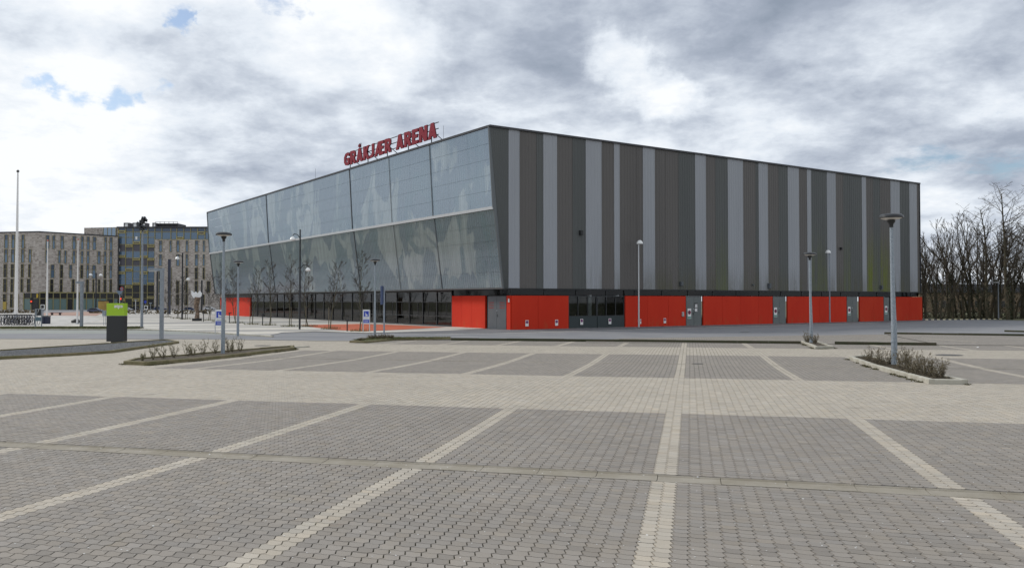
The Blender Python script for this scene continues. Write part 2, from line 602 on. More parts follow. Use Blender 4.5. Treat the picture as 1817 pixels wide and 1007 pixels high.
paving = None
def build_paving():
    global paving
    # far courses and the ground outside the view: one sheet with real fall, joints in the material
    verts, faces, mi, uvs = [], [], [], []
    IA, IB = -520, 620
    jb = sorted(set([JN1] + [J for J in (J1, J2, JM, J3, J4, JK) if J > JN1] + list(range(JN1, JK, 12)) + [JK]))
    cuts = set(range(IA, IB + 1, 30)) | {I2 + 1, I3 + 1, IA, IB}
    for i in range(IA, IB):
        if i % PER in (0, 2): cuts.add(i)
    cuts = sorted(cuts)
    vid = {}
    def V(i, j):
        k = (i, j)
        if k not in vid:
            X, Y = xy(i * BW, bpos(j))
            vid[k] = len(verts)
            verts.append((X, Y, gz(X, Y)))
        return vid[k]
    def quad(i0, i1, j0, j1):
        faces.append((V(i0, j0), V(i1, j0), V(i1, j1), V(i0, j1)))
        uvs.extend([(i0, j0), (i1, j0), (i1, j1), (i0, j1)])
        mi.append(1 if is_light((i0 + i1) // 2, (j0 + j1) // 2) else 0)
    for j0, j1 in zip(jb, jb[1:]):
        for i0, i1 in zip(cuts, cuts[1:]): quad(i0, i1, j0, j1)
    # beside the stones
    nb = sorted(set([-160, JN0, 0, J1, JN1] + list(range(JN0, JN1, 6))))
    near_rows = {}
    for j in range(JN0, JN1): near_rows[j] = irange(j)
    for j0, j1 in zip(nb, nb[1:]):
        if j0 < JN0:
            for i0, i1 in zip(cuts, cuts[1:]): quad(i0, i1, j0, j1)
            continue
        l = min(near_rows[j][0] for j in range(j0, j1)); h = max(near_rows[j][1] for j in range(j0, j1))
        for j in range(j0, j1): near_rows[j] = (l, h)
        cl = [c for c in cuts if c < l] + [l]
        ch = [h] + [c for c in cuts if c > h]
        for i0, i1 in list(zip(cl, cl[1:])) + list(zip(ch, ch[1:])): quad(i0, i1, j0, j1)
    me = bpy.data.meshes.new('paved_lot')
    me.from_pydata(verts, [], faces)
    me.materials.append(M_darkf); me.materials.append(M_lightf)
    me.polygons.foreach_set('material_index', mi)
    uv = me.uv_layers.new(name='lay')
    uv.data.foreach_set('uv', np.array(uvs, dtype=np.float32).ravel())
    paving = bpy.data.objects.new('paved_lot', me)
    COL.objects.link(paving)
    paving['kind'] = 'structure'
    # the bed under the stones
    js = [(bpos(j), j, -.0115) for j in range(JN0, -1, 3)] + [(-.001, -1, -.0115), (.001, -1, -.06), (GW - .001, 0, -.06), (GW + .001, 0, -.0115)]
    js += [(bpos(j), j, -.0115) for j in range(3, JN1, 3)] + [(bpos(JN1), JN1, -.0115)]
    vv, ff = [], []
    for bb, j, dz_ in js:
        l, h = near_rows[min(j, JN1 - 1)]
        for q in range(41):
            X, Y = xy((l - 2 + (h - l + 4) * q / 40) * BW, bb)
            vv.append((X, Y, gz(X, Y) + dz_))
    for k in range(len(js) - 1):
        for q in range(40): ff.append((k * 41 + q, k * 41 + q + 1, (k + 1) * 41 + q + 1, (k + 1) * 41 + q))
    me = bpy.data.meshes.new('joint_soil')
    me.from_pydata(vv, [], ff)
    me.materials.append(M_sand)
    o = bpy.data.objects.new('joint_soil', me); COL.objects.link(o); o.parent = paving; o['kind'] = 'structure'
    # stones
    cells = []
    for j in range(JN0, JN1):
        l, h = near_rows[j]
        for i in range(l, h): cells.append((i, j))
    A = np.array(cells)
    I, J = A[:, 0], A[:, 1]
    bq = J * BD + np.where(J >= 0, GW, 0.0)
    aq = I * BW
    cx = aq + C_[0] * BW; cb = bq + C_[1] * BD
    X = O0[0] + cx * RD[0] + cb * SD[0]; Y = O0[1] + cx * RD[1] + cb * SD[1]
    light = np.array([is_light(i, j) for i, j in cells])
    Z = gz_np(X, Y)
    # the 300 that show largest become parts of their own
    fx = CX + F * X / np.maximum(Y, .1)
    inview = (fx > -10) & (fx < 1827)
    zc_ = (EYE - Z)
    fy = CY + F * np.tan(np.arctan2(zc_, Y) + PITCH)
    inview &= (fy < 1012) & (fy > 560)
    order = np.argsort(np.where(inview, Y, 1e9))[:300]
    own = np.zeros(len(X), bool); own[order] = True
    gxs = (gz_np(X + .05, Y) - Z) / .05; gys = (gz_np(X, Y + .05) - Z) / .05
    def local(ring, zz, n):
        lx = ring[None, :, 0] * BW; lb = ring[None, :, 1] * BD
        px_ = lx * RD[0] + lb * SD[0]; py_ = lx * RD[1] + lb * SD[1]
        return px_, py_
    def field(sel):
        n = len(sel)
        tiltx = gxs[sel] + rs.normal(0, .006, n); tilty = gys[sel] + rs.normal(0, .006, n)
        dzz = rs.normal(0, .0006, n)
        P = np.zeros((n, 2 * NV, 3))
        for k0, (ring, zz) in enumerate(((TOPR, 0.0), (LOWR, -.014))):
            px_, py_ = local(ring, zz, n)
            sl = slice(k0 * NV, (k0 + 1) * NV)
            P[:, sl, 0] = X[sel][:, None] + px_
            P[:, sl, 1] = Y[sel][:, None] + py_
            P[:, sl, 2] = Z[sel][:, None] + dzz[:, None] + tiltx[:, None] * px_ + tilty[:, None] * py_ + zz
        nf = len(FS)
        loops = np.concatenate([np.array(f) for f in FS])
        sizes = np.array([len(f) for f in FS])
        L = (loops[None, :] + (np.arange(n) * 2 * NV)[:, None]).ravel()
        starts = np.concatenate([[0], np.cumsum(np.tile(sizes, n))[:-1]])
        me = bpy.data.meshes.new('paving_stones')
        me.vertices.add(n * 2 * NV); me.vertices.foreach_set('co', P.ravel())
        me.loops.add(len(L)); me.loops.foreach_set('vertex_index', L.astype(np.int32))
        me.polygons.add(n * nf)
        me.polygons.foreach_set('loop_start', starts.astype(np.int32))
        me.materials.append(M_dark); me.materials.append(M_light)
        me.polygons.foreach_set('material_index', np.repeat(light[sel].astype(np.int32), nf))
        me.update(calc_edges=True)
        me.attributes.new('sharp_face', 'BOOLEAN', 'FACE').data.foreach_set('value', np.ones(n * nf, dtype=bool))
        at = me.attributes.new('tone', 'FLOAT_COLOR', 'POINT')
        at.data.foreach_set('color', np.repeat(tone_of(n, None), 2 * NV, axis=0).ravel())
        me.validate()
        return me
    rest = np.nonzero(~own)[0]
    me = field(rest)
    o = bpy.data.objects.new('paving_stones', me); COL.objects.link(o); o.parent = paving; o['kind'] = 'stuff'
    # single stones share a few meshes
    protos = {}
    for lt in (False, True):
        for k in range(5):
            me = bpy.data.meshes.new('paving_stone')
            vs_ = []
            for ring, zz in ((TOPR, 0.0), (LOWR, -.014)):
                px_, py_ = local(ring, zz, 1)
                for u in range(NV): vs_.append((px_[0, u], py_[0, u], zz))
            me.from_pydata(vs_, [], FS)
            me.materials.append(M_light if lt else M_dark)
            at = me.attributes.new('tone', 'FLOAT_COLOR', 'POINT')
            at.data.foreach_set('color', np.repeat(tone_of(1, None), 2 * NV, axis=0).ravel())
            protos[(lt, k)] = me
    for q in order:
        o = bpy.data.objects.new('paving_stone', protos[(bool(light[q]), random.randrange(5))])
        COL.objects.link(o); o.parent = paving
        o.location = (X[q], Y[q], Z[q] + random.gauss(0, .0006))
        o.rotation_euler = (gys[q] + random.gauss(0, .006), -gxs[q] + random.gauss(0, .006), 0)
    print('stones', len(cells))

build_paving()

# base ground to the horizon
sheet('ground', [(-900, -60), (900, -60), (900, 1500), (-900, 1500)], M_field, -.14)

# gutters: dished stones laid end to end
def gutter(b0, width, stone, i0, i1, name='gutter', depth=.022):
    root = bpy.data.objects.new(name, None); COL.objects.link(root); root['kind'] = 'structure'
    a = i0
    n = 0
    while a < i1:
        ln = stone * random.choice((1, 1, 1, 1, .5))
        a2 = min(a + ln - .006, i1)
        mb = MB()
        jog = random.uniform(-.006, .006)
        dz = random.uniform(-.003, .003)
        prof = [(0.0, -.03), (0.0, .004), (.035, .004), (width * .45, -depth), (width - .03, -depth * .75), (width - .015, -.002), (width, -.002), (width, -.03)]
        vs_ = []
        for aa in (a, a2):
            for (t, z) in prof:
                X, Y = xy(aa, b0 + t + jog)
                vs_.append((X, Y, gz(X, Y) + z + dz))
        k = len(prof)
        fs = [(q, q + 1, k + q + 1, k + q) for q in range(k - 1)] + [tuple(range(k))[::-1], tuple(range(k, 2 * k))]
        fs = [f[::-1] for f in fs]
        mb.add(vs_, fs)
        mb.build('gutter_stone', M_kerb, root)
        a = a2 + .006
        n += 1
    return root
gutter(.003, GW - .022, .66, -11.5, 9.5)
gutter(bpos(JM) - .04, .16, 1.3, -16, 22, depth=-.004)

# ------------------------------------------------------------------ ground beyond the lot
def gsheet(name, pix, m, up): return sheet(name, gpoly(pix), m, up)

def edge_line(name, pix, wid, m, up):
    P = gpoly(pix)
    L, Rr = [], []
    for k, p in enumerate(P):
        a, b = P[max(k - 1, 0)], P[min(k + 1, len(P) - 1)]
        d = Vector((b[0] - a[0], b[1] - a[1])).normalized()
        L.append((p[0] - d.y * wid / 2, p[1] + d.x * wid / 2)); Rr.append((p[0] + d.y * wid / 2, p[1] - d.x * wid / 2))
    return sheet(name, L + Rr[::-1], m, up)

# asphalt road round the arena
gsheet('road', [(-200, 591), (0, 591.3), (250, 592), (330, 592.8), (400, 593.5), (470, 597.5), (500, 590.5), (560, 588.6), (617, 590.2), (650, 591.5), (800, 586.8), (870, 578),
                (1100, 572), (1400, 566), (1640, 560.5), (1700, 563), (1817, 566.5), (2050, 572), (2050, 600), (1817, 596), (1569, 594), (1300, 600.5), (1100, 604.5),
                (900, 603.8), (700, 602.4), (640, 604.5), (560, 604.5), (480, 603.0), (330, 601.5), (0, 601), (-200, 601)], M_asph, .012)
gsheet('asphalt_strip', [(-200, 585), (0, 585.2), (250, 585.8), (330, 588.4), (470, 597.4), (400, 593.8), (330, 593.1), (250, 592.2), (0, 591.6), (-200, 591.2)],
       mat('pale green grey asphalt', (.22, .235, .215), .85, scale=.4, col2=(.26, .27, .25)), .012)
gsheet('paver_band', [(1040, 605.0), (1110, 600.2), (1300, 597.2), (1569, 593.2), (1668, 612.6), (1300, 608.4), (1040, 607.4)], M_darkf, .016)
gsheet('side_lot', [(1569, 592.4), (1817, 596.4), (2060, 599.5), (2060, 616), (1817, 613), (1668, 612)], M_darkf, .016)
edge_line('bay_line', [(1640, 600.5), (1735, 607.5)], .25, M_lightf, .020)
edge_line('bay_line', [(1745, 598.5), (1870, 604.5)], .25, M_lightf, .020)
gsheet('footway', [(700, 586.7), (800, 583.6), (900, 583.3), (1010, 581.5), (1110, 578), (1216, 574.7), (1400, 570.5), (1560, 568), (1636, 566), (1640, 570.3), (1400, 576.8), (1200, 582.4), (1010, 588.2), (880, 592), (700, 591.8)], M_asph2, .020)
edge_line('edge_line', [(690, 593.3), (780, 593.2), (880, 592.0), (1010, 588.3), (1200, 582.6), (1400, 577.0), (1560, 572.6)], .30, M_white, .026)

# plaza in front of the arena: pale slabs with darker bands
Mp = bpy.data.materials.new('plaza concrete')
Mp.use_nodes = True
m = NT(Mp.node_tree)
b = m.n['Principled BSDF']; b.inputs['Roughness'].default_value = .8
p = pos_node(m)
base = m.mix(m.ss(m.noise(p, .5, 5, .6), .35, .65), (.50, .47, .41), (.58, .55, .49))
vr = m.node('ShaderNodeVectorRotate', rotation_type='Z_AXIS'); m.put(vr.inputs['Vector'], p); vr.inputs['Angle'].default_value = R(-12)
pr = m.vmath('MULTIPLY', vr.outputs[0], (.012, .16, .1))
base = m.mix(m.math('MULTIPLY', m.ss(m.noise(pr, 1.6, 4, .8), .48, .52), .75), base, (.20, .195, .195))
m.put(b.inputs['Base Color'], base)
Mgr = mat('pale gravel', (.38, .365, .34), .95, scale=.8, col2=(.52, .50, .47), bump=.8, bscale=12)
gsheet('plaza', [(-260, 556), (0, 556), (300, 551), (420, 553), (620, 558), (800, 575), (862, 583.6), (800, 586.2), (650, 591.0), (617, 589.8), (560, 588.2), (500, 590.2), (476, 596.3), (330, 587.0), (250, 584.2), (-260, 583.8)], Mp, .03)
gsheet('gravel_yard', [(-260, 558.5), (60, 559.2), (120, 560), (170, 563), (180, 568), (150, 574), (100, 579.6), (-260, 579)], Mgr, .036)
gsheet('court', [(533, 577.2), (640, 574.8), (720, 577.6), (790, 581.0), (740, 583.6), (690, 586.4), (645, 588.4), (600, 586.0), (560, 581.5)], M_court, .042)
gsheet('verge', [(-260, 580.4), (100, 579.8), (250, 580.4), (256, 582.2), (240, 584.4), (-260, 584.0)], M_grass, .05)
gsheet('far_street', [(-300, 549.8), (0, 549.8), (220, 548.2), (420, 547.2), (420, 552), (300, 550.6), (180, 556.2), (0, 555.6), (-300, 555.6)], M_asph, .02)
gsheet('far_path', [(60, 556), (150, 553), (185, 555), (170, 560.5), (80, 559.8)], mat('red paving', (.30, .17, .13), .9, scale=.5, col2=(.36, .25, .2)), .044)

# ------------------------------------------------------------------ kerbs, stone by stone
def kerb(name, pix, wid=.12, hgt=.10, stone=1.0, m=None, label=None, close=False, pts=None, parent=None):
    root = parent
    if root is None:
        root = bpy.data.objects.new(name, None); COL.objects.link(root); root['kind'] = 'structure'
    P = [Vector(q) for q in (pts or gpoly(pix))]
    if close: P.append(P[0])
    for a, b_ in zip(P, P[1:]):
        L = (b_ - a).length
        n = max(1, round(L / stone))
        d = (b_ - a) / L
        nrm = Vector((-d.y, d.x))
        for k in range(n):
            s0 = a + d * (L * k / n + .004); s1 = a + d * (L * (k + 1) / n - .004)
            h = hgt + random.uniform(-.006, .006)
            prof = [(0, -.12), (0, h - .015), (.015, h), (wid, h), (wid, -.12)]
            vs_ = []
            for q in (s0, s1):
                for (t, z) in prof:
                    vs_.append((q.x + nrm.x * t, q.y + nrm.y * t, gz(q.x, q.y) + z))
            kk = len(prof)
            fs = [(q, q + 1, kk + q + 1, kk + q) for q in range(kk - 1)] + [tuple(range(kk))[::-1], tuple(range(kk, 2 * kk))]
            fs = [f[::-1] for f in fs]
            MB().add(vs_, fs).build('kerb_stone', m or M_kerb, root)
    return root

def bed(name, pts, m, hgt=.07, label=None, cat=None, kind=None):
    """soil or gravel filling a kerbed island"""
    o = sheet(name, pts, m, hgt)
    tag(o, label, cat, None, kind or 'structure')
    return o

def inset(P, d):
    """polygon moved inwards by d"""
    n = len(P)
    A = sum(P[k][0] * P[(k + 1) % n][1] - P[(k + 1) % n][0] * P[k][1] for k in range(n))
    sg = 1 if A > 0 else -1
    out = []
    for k in range(n):
        a, b_, c = Vector(P[k - 1]), Vector(P[k]), Vector(P[(k + 1) % n])
        e1 = (b_ - a).normalized(); e2 = (c - b_).normalized()
        n1 = Vector((-e1.y, e1.x)) * sg; n2 = Vector((-e2.y, e2.x)) * sg
        nn_ = (n1 + n2); nn_ = nn_ / max(nn_.dot(n1), .25)
        out.append(tuple(b_ + nn_ * d))
    return out

def island(pix, label, soil=M_soil, m=None, hgt=.11, stone=1.0, fill=.07):
    P = gpoly(pix)
    n = len(P)
    A = sum(P[k][0] * P[(k + 1) % n][1] - P[(k + 1) % n][0] * P[k][1] for k in range(n))
    if A < 0: P = P[::-1]
    c = sum((Vector(q) for q in P), Vector((0, 0))) / n
    root = thing('kerbed_planter', (c.x, c.y, gz(c.x, c.y)), label, 'planter')
    kerb(None, None, m=m, close=True, pts=P, parent=root, hgt=hgt, stone=stone)
    s = sheet('planter_bed', inset(P, .115), soil, fill, kind=None, parent=root)
    return root, P

isl_right, P3 = island([(1506, 637.2), (1648, 681.0), (1718, 682.0), (1545, 634.5)], 'kerbed bed with dark twiggy shrubs around the big right-hand lamp post', m=M_kerbpale)
isl_small, P4 = island([(1421.5, 607.8), (1447, 618.8), (1480, 618.4), (1450, 607.6)], 'small kerbed wedge at the foot of the lamp post facing the red doors', m=M_kerbpale)
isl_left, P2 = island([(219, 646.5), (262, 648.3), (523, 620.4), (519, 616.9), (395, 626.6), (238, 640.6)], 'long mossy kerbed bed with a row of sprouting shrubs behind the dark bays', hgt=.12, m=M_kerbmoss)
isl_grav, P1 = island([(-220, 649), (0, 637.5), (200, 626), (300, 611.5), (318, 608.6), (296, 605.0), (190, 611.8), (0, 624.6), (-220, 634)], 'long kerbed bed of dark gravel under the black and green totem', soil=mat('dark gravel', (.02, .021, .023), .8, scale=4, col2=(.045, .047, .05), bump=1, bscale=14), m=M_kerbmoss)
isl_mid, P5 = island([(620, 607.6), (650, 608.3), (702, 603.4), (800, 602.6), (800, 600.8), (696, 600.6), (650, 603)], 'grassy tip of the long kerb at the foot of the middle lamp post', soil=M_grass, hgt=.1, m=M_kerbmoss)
def long_kerb(pix, name='kerb', m=M_kerb, h=.10, w_=.14): return kerb(name, pix, wid=w_, hgt=h, m=m, stone=1.5)
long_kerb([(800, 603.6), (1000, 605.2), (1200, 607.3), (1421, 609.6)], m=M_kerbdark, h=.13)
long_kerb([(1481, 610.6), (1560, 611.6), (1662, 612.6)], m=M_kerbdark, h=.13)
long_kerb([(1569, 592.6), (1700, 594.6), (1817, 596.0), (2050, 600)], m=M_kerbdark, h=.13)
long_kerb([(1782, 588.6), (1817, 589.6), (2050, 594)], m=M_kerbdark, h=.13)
long_kerb([(-250, 585.2), (0, 585.2), (240, 585.2), (300, 587.2), (370, 590.6), (482, 598.3)], m=M_kerbpale, h=.09)
long_kerb([(523, 617.2), (550, 615.4)], m=M_kerbpale, h=.05)
for q in ((466, 612.8, .62, 0.3), (1684, 629.6, .75, .3), (1238, 645.2, .3, .2), (1322, 589.5, .6, .3)):
    P = gnd(q[0], q[1])
    nz = (gz(P.x + .1, P.y) - gz(P.x - .1, P.y)) / .2, (gz(P.x, P.y + .1) - gz(P.x, P.y - .1)) / .2
    n = 16
    pts = [(P.x + q[2] * math.cos(k * 2 * math.pi / n) * .6, P.y + q[2] * math.sin(k * 2 * math.pi / n) * .6) for k in range(n)]
    o = sheet('manhole_cover', pts, M_iron, .022 if q[1] < 600 else .008)
    o['kind'] = 'structure'
# striped kerb at the far end of the arena road
root = bpy.data.objects.new('striped_kerb', None); COL.objects.link(root); root['kind'] = 'structure'
Mys, Mbs = mat('yellow white kerb paint', (.62, .55, .36), .8, var=.2, scale=3), mat('black kerb paint', (.03, .03, .03), .8)
A_, B_ = gnd(1637, 567.8), gnd(1778, 566.6)
for k in range(28):
    a = A_.lerp(B_, k / 28.0); b_ = A_.lerp(B_, (k + .94) / 28.0)
    d = (b_ - a).normalized()
    MB().obox((a.x, a.y, a.z - .05), (b_ - a), (-d.y * .18, d.x * .18, 0), (0, 0, .17)).build('kerb_stone', Mys if k % 2 else Mbs, root)

# ------------------------------------------------------------------ the arena
C1 = gnd(907, 585)
BZ = -.455
dR = Vector((2258, 1413, 0)).normalized()
dL = Vector((-1046, 1413, 0)).normalized()
nR = Vector((dR.y, -dR.x, 0))                  # outward normal of the long flank
nL = Vector((-dL.y, dL.x, 0))                  # outward normal of the entrance front
if nR.y > 0: nR = -nR
if nL.x > 0: nL = -nL
T = onplane(868, 222, C1, dR); T.z = 14.80
B = onplane(893, 511, C1, dR)
ZB, ZT = 2.70, 14.80
LL = 73.0
E_ = onplane(1631, 400, C1, dR)
LR = (E_ - Vector((T.x, T.y, E_.z))).length     # flank length measured at the top corner
def sR(x, y=520): # distance along the flank from C1
    P = onplane(x, y, C1, dR)
    return (P.x - C1.x) * dR.x + (P.y - C1.y) * dR.y
def sL(x, y=550, O=None):
    O = O or C1
    P = onplane(x, y, O, dL)
    return (P.x - O[0]) * dL.x + (P.y - O[1]) * dL.y
C0 = Vector((C1.x, C1.y, 0))
PR = lambda s, z, out=0.0: C0 + dR * s + nR * out + Vector((0, 0, z))
PL = lambda t, z, out=0.0: C0 + dL * t + nL * out + Vector((0, 0, z))

M_cdk = mat('dark bronze ribbed sheet', (.100, .092, .086), .5, scale=.25, col2=(.115, .106, .099), stretch=(1, 1, .12), spec=.4)
M_cdk2 = mat('dark green grey ribbed sheet', (.078, .083, .081), .5, scale=.25, col2=(.090, .095, .092), stretch=(1, 1, .12), spec=.4)
M_clt = mat('silver grey ribbed sheet', (.29, .302, .325), .5, scale=.3, col2=(.32, .332, .355), stretch=(1, 1, .12), spec=.4)

def with_grime(name, base, amt, moss):
    """cladding with streaks of dirt and algae climbing from its lower edge"""
    M = base.copy(); M.name = name
    m = NT(M.node_tree)
    b = m.n['Principled BSDF']
    src = b.inputs['Base Color'].links[0].from_socket
    p = pos_node(m)
    x, y, z = m.sep(p)[:3]
    st = m.noise(m.vmath('MULTIPLY', p, (1, 1, .06)), 1.6, 6, .7)
    st2 = m.noise(m.vmath('MULTIPLY', p, (1, 1, .5)), 3.5, 5, .7)
    hi = m.ss(z, ZB + (7.5 if moss else 2.8), ZB - .3)
    f = m.math('MULTIPLY', m.math('MULTIPLY', m.ss(st, .34, .58), m.ss(st2, .2, .5)), m.math('MULTIPLY', hi, amt))
    m.put(b.inputs['Base Color'], m.mix(f, src, (.12, .14, .015) if moss else (.085, .082, .05)))
    return M
M_cdk_g = with_grime('bronze sheet with grime', M_cdk, .8, False)
M_cdk2_g = with_grime('green grey sheet with grime', M_cdk2, .8, False)
M_clt_g = with_grime('silver sheet with grime', M_clt, .5, False)
M_moss1 = with_grime('bronze sheet with algae', M_cdk, 1.25, True)
M_moss0 = with_grime('green grey sheet with thin algae', M_cdk2, .45, True)
M_trim = mat('dark aluminium trim', (.05, .05, .055), .45, .3)
M_steel = mat('galvanised steel', (.20, .235, .265), .5, .35, scale=26, col2=(.32, .36, .40), bump=.15)
M_alum = mat('pale aluminium', (.55, .56, .57), .4, .6)
def redmat(name, c, c2):
    M = mat(name, c, .7, scale=.5, col2=c2, stretch=(1, 1, .25), spec=.2)
    m = NT(M.node_tree); b = m.n['Principled BSDF']
    src = b.inputs['Base Color'].links[0].from_socket
    p = pos_node(m); z = m.sep(p)[2]
    n = m.noise(m.vmath('MULTIPLY', p, (1, 1, .3)), 2.6, 6, .7)
    f = m.math('MULTIPLY', m.ss(n, .50, .66), m.ss(z, BZ + 1.1, BZ))
    m.put(b.inputs['Base Color'], m.mix(m.math('MULTIPLY', f, .30), src, (.30, .12, .04)))
    return M
M_red = redmat('red facade panel', (.52, .028, .010), (.56, .034, .012))
M_red2 = redmat('weathered red facade panel', (.46, .028, .009), (.50, .038, .012))
M_door = mat('dark grey steel door', (.085, .095, .105), .5, scale=1, col2=(.10, .11, .118), spec=.4)
M_door2 = mat('green grey steel door', (.125, .14, .135), .5, scale=1, col2=(.145, .158, .155), spec=.4)
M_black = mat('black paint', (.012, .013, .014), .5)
M_frame = mat('black window frame', (.018, .02, .022), .45)
M_sill = mat('blackish green sill panel', (.022, .034, .036), .5)
M_inner = mat('dim interior', (.035, .033, .03), .9, var=.5, scale=.8)
M_column = mat('pale concrete column', (.50, .60, .62), .7, scale=3, col2=(.40, .50, .52))
def glass_mat(name, tint, rough=.03, refl=.9):
    M = bpy.data.materials.new(name); M.use_nodes = True
    m = NT(M.node_tree); m.n.clear()
    out = m.node('ShaderNodeOutputMaterial')
    tr = m.node('ShaderNodeBsdfTransparent'); m.put(tr.inputs[0], tint)
    gl = m.node('ShaderNodeBsdfGlossy'); m.put(gl.inputs[0], (refl, refl, refl)); gl.inputs['Roughness'].default_value = rough
    fr = m.node('ShaderNodeFresnel'); fr.inputs[0].default_value = 1.6
    mx = m.node('ShaderNodeMixShader')
    m.put(mx.inputs[0], m.math('ADD', m.math('MULTIPLY', fr.outputs[0], 1.0), .06)); m.l.new(tr.outputs[0], mx.inputs[1]); m.l.new(gl.outputs[0], mx.inputs[2])
    m.l.new(mx.outputs[0], out.inputs[0])
    return M
M_colw = mat('white painted column', (.80, .84, .84), .6)
M_glass = glass_mat('tinted glass', (.66, .70, .69), .02, .42)
M_glassw = glass_mat('clear dark glass', (.78, .80, .80), .02, .16)
M_glassd = glass_mat('dark strip glass', (.10, .11, .12), .04, .22)

arena = thing('arena', (C0.x, C0.y, BZ), 'windowless arena hall striped dark and silver over red panels, with a leaning translucent front', 'arena')
# core volume and roof
core = MB()
back = 58.0
q0 = C0 + dR * 1.2 + dL * 1.0; q1 = C0 + dR * (LR - 2.3) + dL * .6; q2 = q1 + dL * (LL - 2); q3 = C0 + dR * 1.2 + dL * (LL - 1)
core.hexa([Vector((q.x, q.y, ZB + .25)) for q in (q0, q1, q2, q3)] + [Vector((q.x, q.y, ZT - .35)) for q in (q0, q1, q2, q3)])
core.build('roof', mat('roof felt', (.16, .165, .17), .9), arena)
ST = sR(868, 222)                                     # top corner offset along the flank (negative)
SBt = (B.x - C0.x) * dR.x + (B.y - C0.y) * dR.y
SE = sR(1631, 400)
# flank cladding: vertical sheets of different widths, each ribbed
edges = [893.0, 901.5, 921.5, 951.4, 963.3, 988.2, 1015.7, 1038.8, 1067.3, 1089.3, 1099.5, 1130.1, 1140.5, 1162, 1181, 1204, 1233.4, 1252.8, 1269.6, 1291.5, 1318.8, 1341, 1346.2, 1363, 1382, 1398.2, 1418.2,
         1432.4, 1439.8, 1460.9, 1467.7, 1483.5, 1496.7, 1509, 1529.8, 1537.4, 1549.9, 1562.5, 1580.8, 1597.2, 1614.2, 1627.6, 1631.6]
light = {901.5, 963.3, 1038.8, 1089.3, 1140.5, 1233.4, 1291.5, 1346.2, 1398.2, 1432.4, 1467.7, 1529.8, 1580.8, 1614.2}
zmid = 515
for k, (a, b_) in enumerate(zip(edges, edges[1:])):
    s0, s1 = sR(a, zmid) if k else None, sR(b_, zmid)
    lt = a in light
    if a == 1537.4: mm = M_moss1
    elif a == 1562.5: mm = M_moss1
    elif a in (1549.9, 1460.9, 1496.7, 1439.8, 1269.6): mm = M_moss0
    elif lt: mm = M_clt_g if a > 1000 else M_clt
    else:
        mm = (M_cdk if k % 3 else M_cdk2) if a < 1150 else (M_cdk_g if k % 3 else M_cdk2_g)
    mb = MB()
    out0 = .06 if lt else .045
    rib, dep = .30, .022
    if k == 0:      # follows the lean of the front: a raking edge
        n = 8
        def pt(u, z, o): # u 0..1 across
            left = SBt + (ST - SBt) * (z - ZB) / (ZT - ZB) + .03
            return PR(left + (s1 - left) * u, z, o)
        lo, hi = ZB, ZT - .12
        vs_, fs = [], []
        for q in range(n * 2 + 1):
            o = out0 + (dep if q % 2 else 0)
            vs_ += [pt(q / (n * 2), lo, o), pt(q / (n * 2), hi, o)]
        for q in range(n * 2): fs.append((2 * q, 2 * q + 2, 2 * q + 3, 2 * q + 1))
        mb.add(vs_, fs)
        mb.build('cladding_sheet', mm, arena)
        continue
    g = .012
    s0, s1 = s0 + g, s1 - g
    n = max(2, round((s1 - s0) / rib))
    prof = []
    for q in range(n):
        w_ = (s1 - s0) / n
        a0 = s0 + q * w_
        prof += [(a0, 0), (a0 + w_ * .62, 0), (a0 + w_ * .70, dep), (a0 + w_ * .92, dep)]
    prof.append((s1, 0))
    vs_, fs = [], []
    for (s_, o) in prof: vs_ += [PR(s_, ZB, out0 + o), PR(s_, ZT - .12, out0 + o)]
    for q in range(len(prof) - 1): fs.append((2 * q, 2 * q + 2, 2 * q + 3, 2 * q + 1))
    # closed side returns
    k0 = len(vs_)
    vs_ += [PR(s0, ZB, -.02), PR(s0, ZT - .12, -.02), PR(s1, ZB, -.02), PR(s1, ZT - .12, -.02)]
    fs += [(k0, 0, 1, k0 + 1), (len(prof) * 2 - 2, k0 + 2, k0 + 3, len(prof) * 2 - 1)]
    mb.add(vs_, fs)
    mb.build('cladding_sheet', mm, arena)
# parapet flashing, soffit, corner trims
mb = MB()
mb.obox(PR(ST - .05, ZT - .12, -.5), dR * (SE - ST + .1), nR * .68, (0, 0, .14))
mb.build('parapet_cap', M_trim, arena)
MB().obox(PR(SE, ZB, -.6), dR * .06, nR * .72, (0, 0, ZT - ZB - .12)).build('corner_trim', M_trim, arena)
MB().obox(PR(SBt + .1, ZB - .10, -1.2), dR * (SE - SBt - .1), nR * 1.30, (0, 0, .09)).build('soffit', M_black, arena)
MB().obox(C0 + dR * (SE - .4) + dL * 1.4 + Vector((0, 0, ZB)), dR * .3, dL * (LL - 3), (0, 0, ZT - ZB - .2)).build('end_wall', M_cdk, arena)
MB().obox(C0 + dR * .2 + dL * (LL - .5) + Vector((0, 0, BZ)), dR * (SE - 1.0), dL * .4, (0, 0, ZT - BZ - .3)).build('rear_wall', M_cdk, arena)

# leaning translucent front
MF = bpy.data.materials.new('corrugated translucent sheet'); MF.use_nodes = True
m = NT(MF.node_tree); b = m.n['Principled BSDF']
p = pos_node(m)
tt = m.vmath('DOT_PRODUCT', p, tuple(dL)); zz = m.sep(p)[2]
fv = m.comb(tt, zz, 0)
